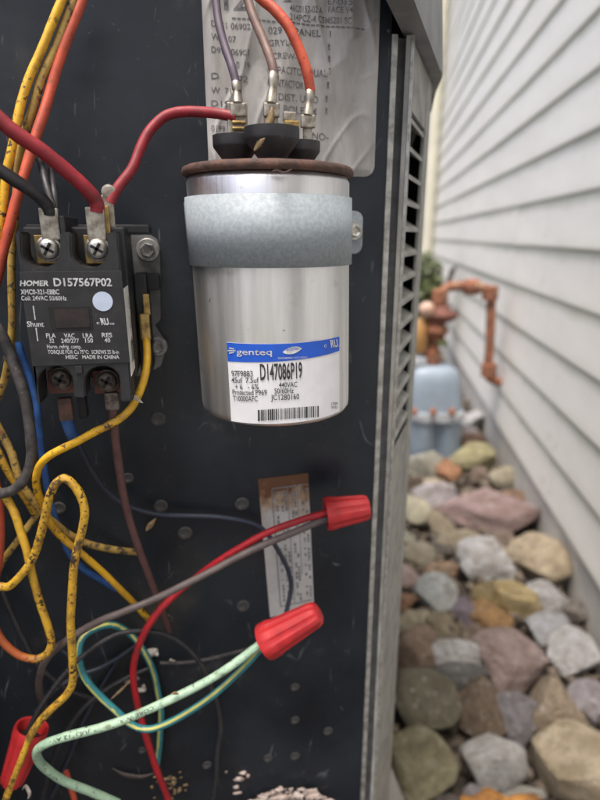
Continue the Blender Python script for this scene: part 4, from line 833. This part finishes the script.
ST = [  # centre px, width px, height px, colour, label, flatness
 (424, 702, 64, 66, (112, 106, 76), 'dark olive boulder against the unit casing, above a paler olive one'),
 (421, 770, 68, 74, (150, 140, 92), 'yellow-olive boulder at the foot of the unit casing'),
 (479, 705, 54, 58, (124, 98, 70), 'brown stone wedged beside the dark olive boulder'),
 (511, 660, 64, 58, (156, 126, 118), 'mauve-pink stone with smooth rounded faces'),
 (454, 656, 54, 40, (205, 202, 198), 'bright white-grey stone touching the mauve-pink one'),
 (459, 678, 52, 36, (108, 108, 108), 'dark grey stone tucked under the bright white-grey one'),
 (556, 705, 62, 80, (168, 142, 108), 'large upright tan stone with a pointed top'),
 (517, 720, 42, 48, (134, 128, 134), 'grey-purple stone between the brown and the upright tan stones'),
 (494, 762, 62, 52, (203, 194, 186), 'whitish pink-tinged stone beside the orange leaf'),
 (592, 772, 100, 84, (192, 168, 124), 'very large sandy pitted boulder'),
 (573, 655, 54, 48, (200, 200, 202), 'pale grey-white stone against the house footing'),
 (549, 629, 44, 46, (166, 168, 174), 'blocky mid-grey stone touching the pale grey-white one'),
 (593, 700, 40, 50, (178, 168, 180), 'lilac-grey stone next to the upright tan stone'),
 (421, 651, 54, 42, (152, 118, 92), 'reddish brown stone above the dark olive boulder'),
 (412, 621, 38, 24, (214, 186, 146), 'small cream and orange oval stone by the casing'),
 (442, 628, 30, 28, (150, 132, 92), 'small khaki stone beside the cream and orange oval'),
 (489, 614, 40, 46, (192, 132, 58), 'orange-ochre stone leaning on the yellow one'),
 (435, 596, 42, 46, (164, 172, 170), 'smooth blue-grey egg-shaped stone'),
 (486, 509, 98, 62, (156, 120, 114), 'broad flat purple-brown slab with an orange edge'),
 (435, 497, 46, 28, (196, 184, 194), 'lavender stone beside the broad purple-brown slab'),
 (424, 466, 40, 28, (188, 188, 166), 'greenish white stone at the foot of the gas meter'),
 (449, 473, 24, 22, (204, 124, 66), 'small bright orange stone near the gas meter'),
 (472, 458, 46, 28, (192, 182, 116), 'yellow-green stone behind the orange one near the meter'),
 (503, 477, 30, 24, (208, 188, 146), 'small light tan stone behind the broad slab'),
 (484, 561, 54, 44, (214, 194, 190), 'pinkish white wedge-shaped stone below the slab'),
 (538, 560, 60, 56, (194, 168, 124), 'blocky tan stone with orange top, against the house footing'),
 (459, 545, 42, 30, (188, 168, 128), 'buff stone under the corner of the broad slab'),
 (414, 512, 36, 34, (192, 182, 142), 'pale khaki rounded stone by the louvred casing'),
 (440, 524, 28, 30, (172, 152, 112), 'small sandy brown stone between the khaki and buff stones'),
 (417, 556, 34, 40, (168, 154, 118), 'olive-tan stone standing on end by the casing'),
 (407, 578, 30, 32, (194, 154, 144), 'pink stone by the casing'),
 (443, 574, 44, 26, (194, 148, 104), 'orange-tan flattish stone above the blue-grey egg'),
 (507, 602, 66, 46, (204, 174, 96), 'yellow ochre stone with angular faces'),
 (545, 598, 46, 32, (206, 207, 209), 'smooth white stone resting by the footing'),
 (464, 611, 26, 44, (134, 114, 134), 'dark purple stone standing between blue-grey and yellow stones'),
 (471, 421, 26, 30, (214, 206, 196), 'white knobbly stone beside the gas meter case'),
 (472, 443, 28, 20, (150, 106, 84), 'reddish stone behind the yellow-green one near the meter'),
 (410, 486, 26, 20, (140, 112, 88), 'brown stone behind the pale khaki one'),
 (522, 800, 50, 20, (196, 200, 176), 'greenish white stone half hidden by the orange leaf'),
 (446, 806, 40, 30, (118, 106, 96), 'dull grey-brown stone beside the yellow-olive boulder'),
 (516, 500, 24, 26, (176, 124, 84), 'orange-brown stone between the broad slab and the footing'),
 (575, 610, 26, 30, (150, 136, 122), 'taupe stone jammed against the footing by the white stone'),
 (404, 540, 22, 36, (176, 178, 140), 'pale green stone squeezed against the casing'),
 (405, 602, 26, 34, (170, 112, 66), 'rust-brown stone below the pink one'),
 (443, 548, 22, 22, (120, 108, 92), 'dark taupe stone in the gap beside the buff stone'),
]
placed = []
for i, (x, y, wpx, hpx, c_, lab_) in enumerate(ST):
    g = hitz(x, y, -H + .035); dp = (g - CAM).dot(FWD); k = dp / F
    sx = wpx * k * .545; vert = hpx * k; flat = .55 if i == 18 else .8
    sz = min(sx * flat, vert * .62); ang = math.asin(max(-1, min(1, (CAM.z - g.z) / (CAM - g).length)))
    sy = max(.4 * sx, min(1.25 * sx, math.sqrt(max(1e-6, (vert * .53) ** 2 - (sz * math.cos(ang)) ** 2)) / max(.3, math.sin(ang))))
    if i == 18: sz = .045; sy = sx * .75
    p = hitz(x, y, -H + sz * .55)
    placed.append((p, max(sx, sy)))
    place_stone(stone_mesh(i + 40, cuts=16 if i in (18, 25, 32, 11) else 12), p, sx, sy, sz, -YAW + random.uniform(-.25, .25), lin(c_), lab_, None, (random.uniform(-.15, .15), random.uniform(-.15, .15)))
pal = [(190, 170, 130), (160, 140, 110), (200, 195, 188), (150, 120, 100), (176, 130, 84), (130, 125, 122), (205, 180, 140), (170, 160, 165), (120, 112, 84), (185, 150, 140)]
PN = ['buff', 'tan', 'whitish', 'reddish brown', 'orange-brown', 'dark grey', 'cream', 'lilac-grey', 'olive', 'pink']
lib = [stone_mesh(300 + i, sub=3) for i in range(10)]; rs = random.Random(21); nf = 0
def in_unit(p): return p.x < .3 and (p - Vector((A0.x, A0.y, p.z))).dot(N1) < .02 and p.y > -.05 or ((p - CAM).dot(WN) < .02 and p.y > .08)
for tr in range(2600):
    s_ = rs.uniform(.12, 2.5) if tr < 2300 else rs.uniform(2.4, 3.2); l_ = rs.uniform(-.35, WX - .012); p = wall(s_, l_, 0); r_ = rs.choice((rs.uniform(.011, .02), rs.uniform(.014, .04)))
    if p.y < .06 and p.x < .2: continue
    q = Vector((p.x, p.y, 0))
    if (q - A0).dot(N1) < r_ + .004 and s_ < 1.0: continue
    if l_ < .0 and s_ < .95: continue
    if any((Vector((c_.x, c_.y, 0)) - q).length < rr_ * .8 + r_ * .55 for c_, rr_ in placed): continue
    if (Vector((GB.x, GB.y, 0)) - q).length < .12: continue
    placed.append((p, r_)); nf += 1
    if nf > 285: break
    zz = rs.uniform(.5, .8) * r_; ci = rs.randrange(10)
    place_stone(lib[nf % 10], Vector((p.x, p.y, -H + zz * .6)), r_, r_ * rs.uniform(.75, 1.15), zz, rs.uniform(0, 6.28), lin(pal[ci]), 'small %s filler stone in the bed %s' % (PN[ci], 'beyond the gas meter' if s_ > 1.75 else 'along the house footing' if l_ > .24 else 'along the unit casing' if l_ < .1 else 'between the larger stones'), SG, (rs.uniform(-.3, .3), rs.uniform(-.3, .3)))
mb = MB(); rs = random.Random(8)
for k in range(3200):
    s_ = .1 + 2.6 * rs.random() ** 1.3; l_ = rs.uniform(-.05, WX - .008); r_ = rs.uniform(.003, .013); p = wall(s_, l_, -H + rs.uniform(-.012, .016))
    b_ = bmesh.new(); bmesh.ops.create_icosphere(b_, subdivisions=1, radius=r_)
    for v in b_.verts: v.co = v.co * (1 + .35 * noise.noise(v.co * 120 + p * 9)) + p
    mb.bm(b_)
gr = mb.build('gravel', 'gravel_grit'); tag(gr, 'dark gravel and dirt between the stones', 'gravel', kind='stuff')
# fallen leaf
rs = random.Random(14); lc_ = hitz(492, 816, -H + .07); T = Matrix.Translation(lc_) @ Matrix.Rotation(-YAW + .15, 4, 'Z') @ Matrix.Rotation(R(-8), 4, 'X')
n = 64; lobes = [(.25, 1, .55), (1.3, .82, .5), (2.1, .7, .4), (2.95, .98, .5), (4.1, .75, .5), (5.3, .7, .5)]
def leaf_r(a): return .55 + max((h_ - .55) * max(0, 1 - abs((a - a_ + math.pi) % (2 * math.pi) - math.pi) / w_) ** .8 for a_, h_, w_ in lobes) + .11 * noise.noise(Vector((a * 6, 1, 0)))
V = [T @ Vector((0, 0, 0))]; Fc = []
for j in range(1, 5):
    for i in range(n):
        a = 2 * math.pi * i / n; r_ = leaf_r(a) * j / 4; x, y = r_ * math.cos(a) * .062, r_ * math.sin(a) * .04
        V.append(T @ Vector((x, y, .012 * (j / 4) ** 2 * (.4 + noise.noise(Vector((a * 1.5, 3, 0)))) - .003 * abs(math.sin(a * 3.5)))))
for i in range(n):
    Fc.append((0, 1 + i, 1 + (i + 1) % n))
    for j in range(3): b = 1 + j * n; Fc.append((b + i, b + (i + 1) % n, b + n + (i + 1) % n, b + n + i))
lfo = obj('fallen_leaf', V, Fc, 'leaf_orange', smooth=True); tag(lfo, 'curled orange autumn leaf lying on the stones', 'leaf')
lfo.modifiers.new('thickness', 'SOLIDIFY').thickness = .0008
# shrub beyond the unit
sb = Vector(wall(2.6, .2, -H)); shrub = thing('shrub', 'low green shrub growing behind the gas meter', 'shrub', sb)
rs = random.Random(6); V = []; Fc = []
for k in range(1500):
    d = Vector((rs.gauss(0, 1), rs.gauss(0, 1), rs.gauss(0, 1))).normalized() * rs.random() ** .45
    p = sb + Vector((d.x * .09, d.y * .12, .38 + d.z * .2)); u = Vector((rs.gauss(0, 1), rs.gauss(0, 1), rs.gauss(0, 1))).normalized(); v = u.orthogonal().normalized(); l = rs.uniform(.012, .028); b = len(V)
    V += [p - u * l, p + v * l * .5, p + u * l, p - v * l * .5]; Fc.append((b, b + 1, b + 2, b + 3))
obj('foliage', V, Fc, 'leaf_green', shrub)
mb = MB()
for k in range(7): mb.tube([sb, sb + Vector((rs.uniform(-.08, .08), rs.uniform(-.08, .08), .2)), sb + Vector((rs.uniform(-.2, .2), rs.uniform(-.2, .2), .5))], .008, 6, res=4)
mb.build('stems', 'bark', shrub)
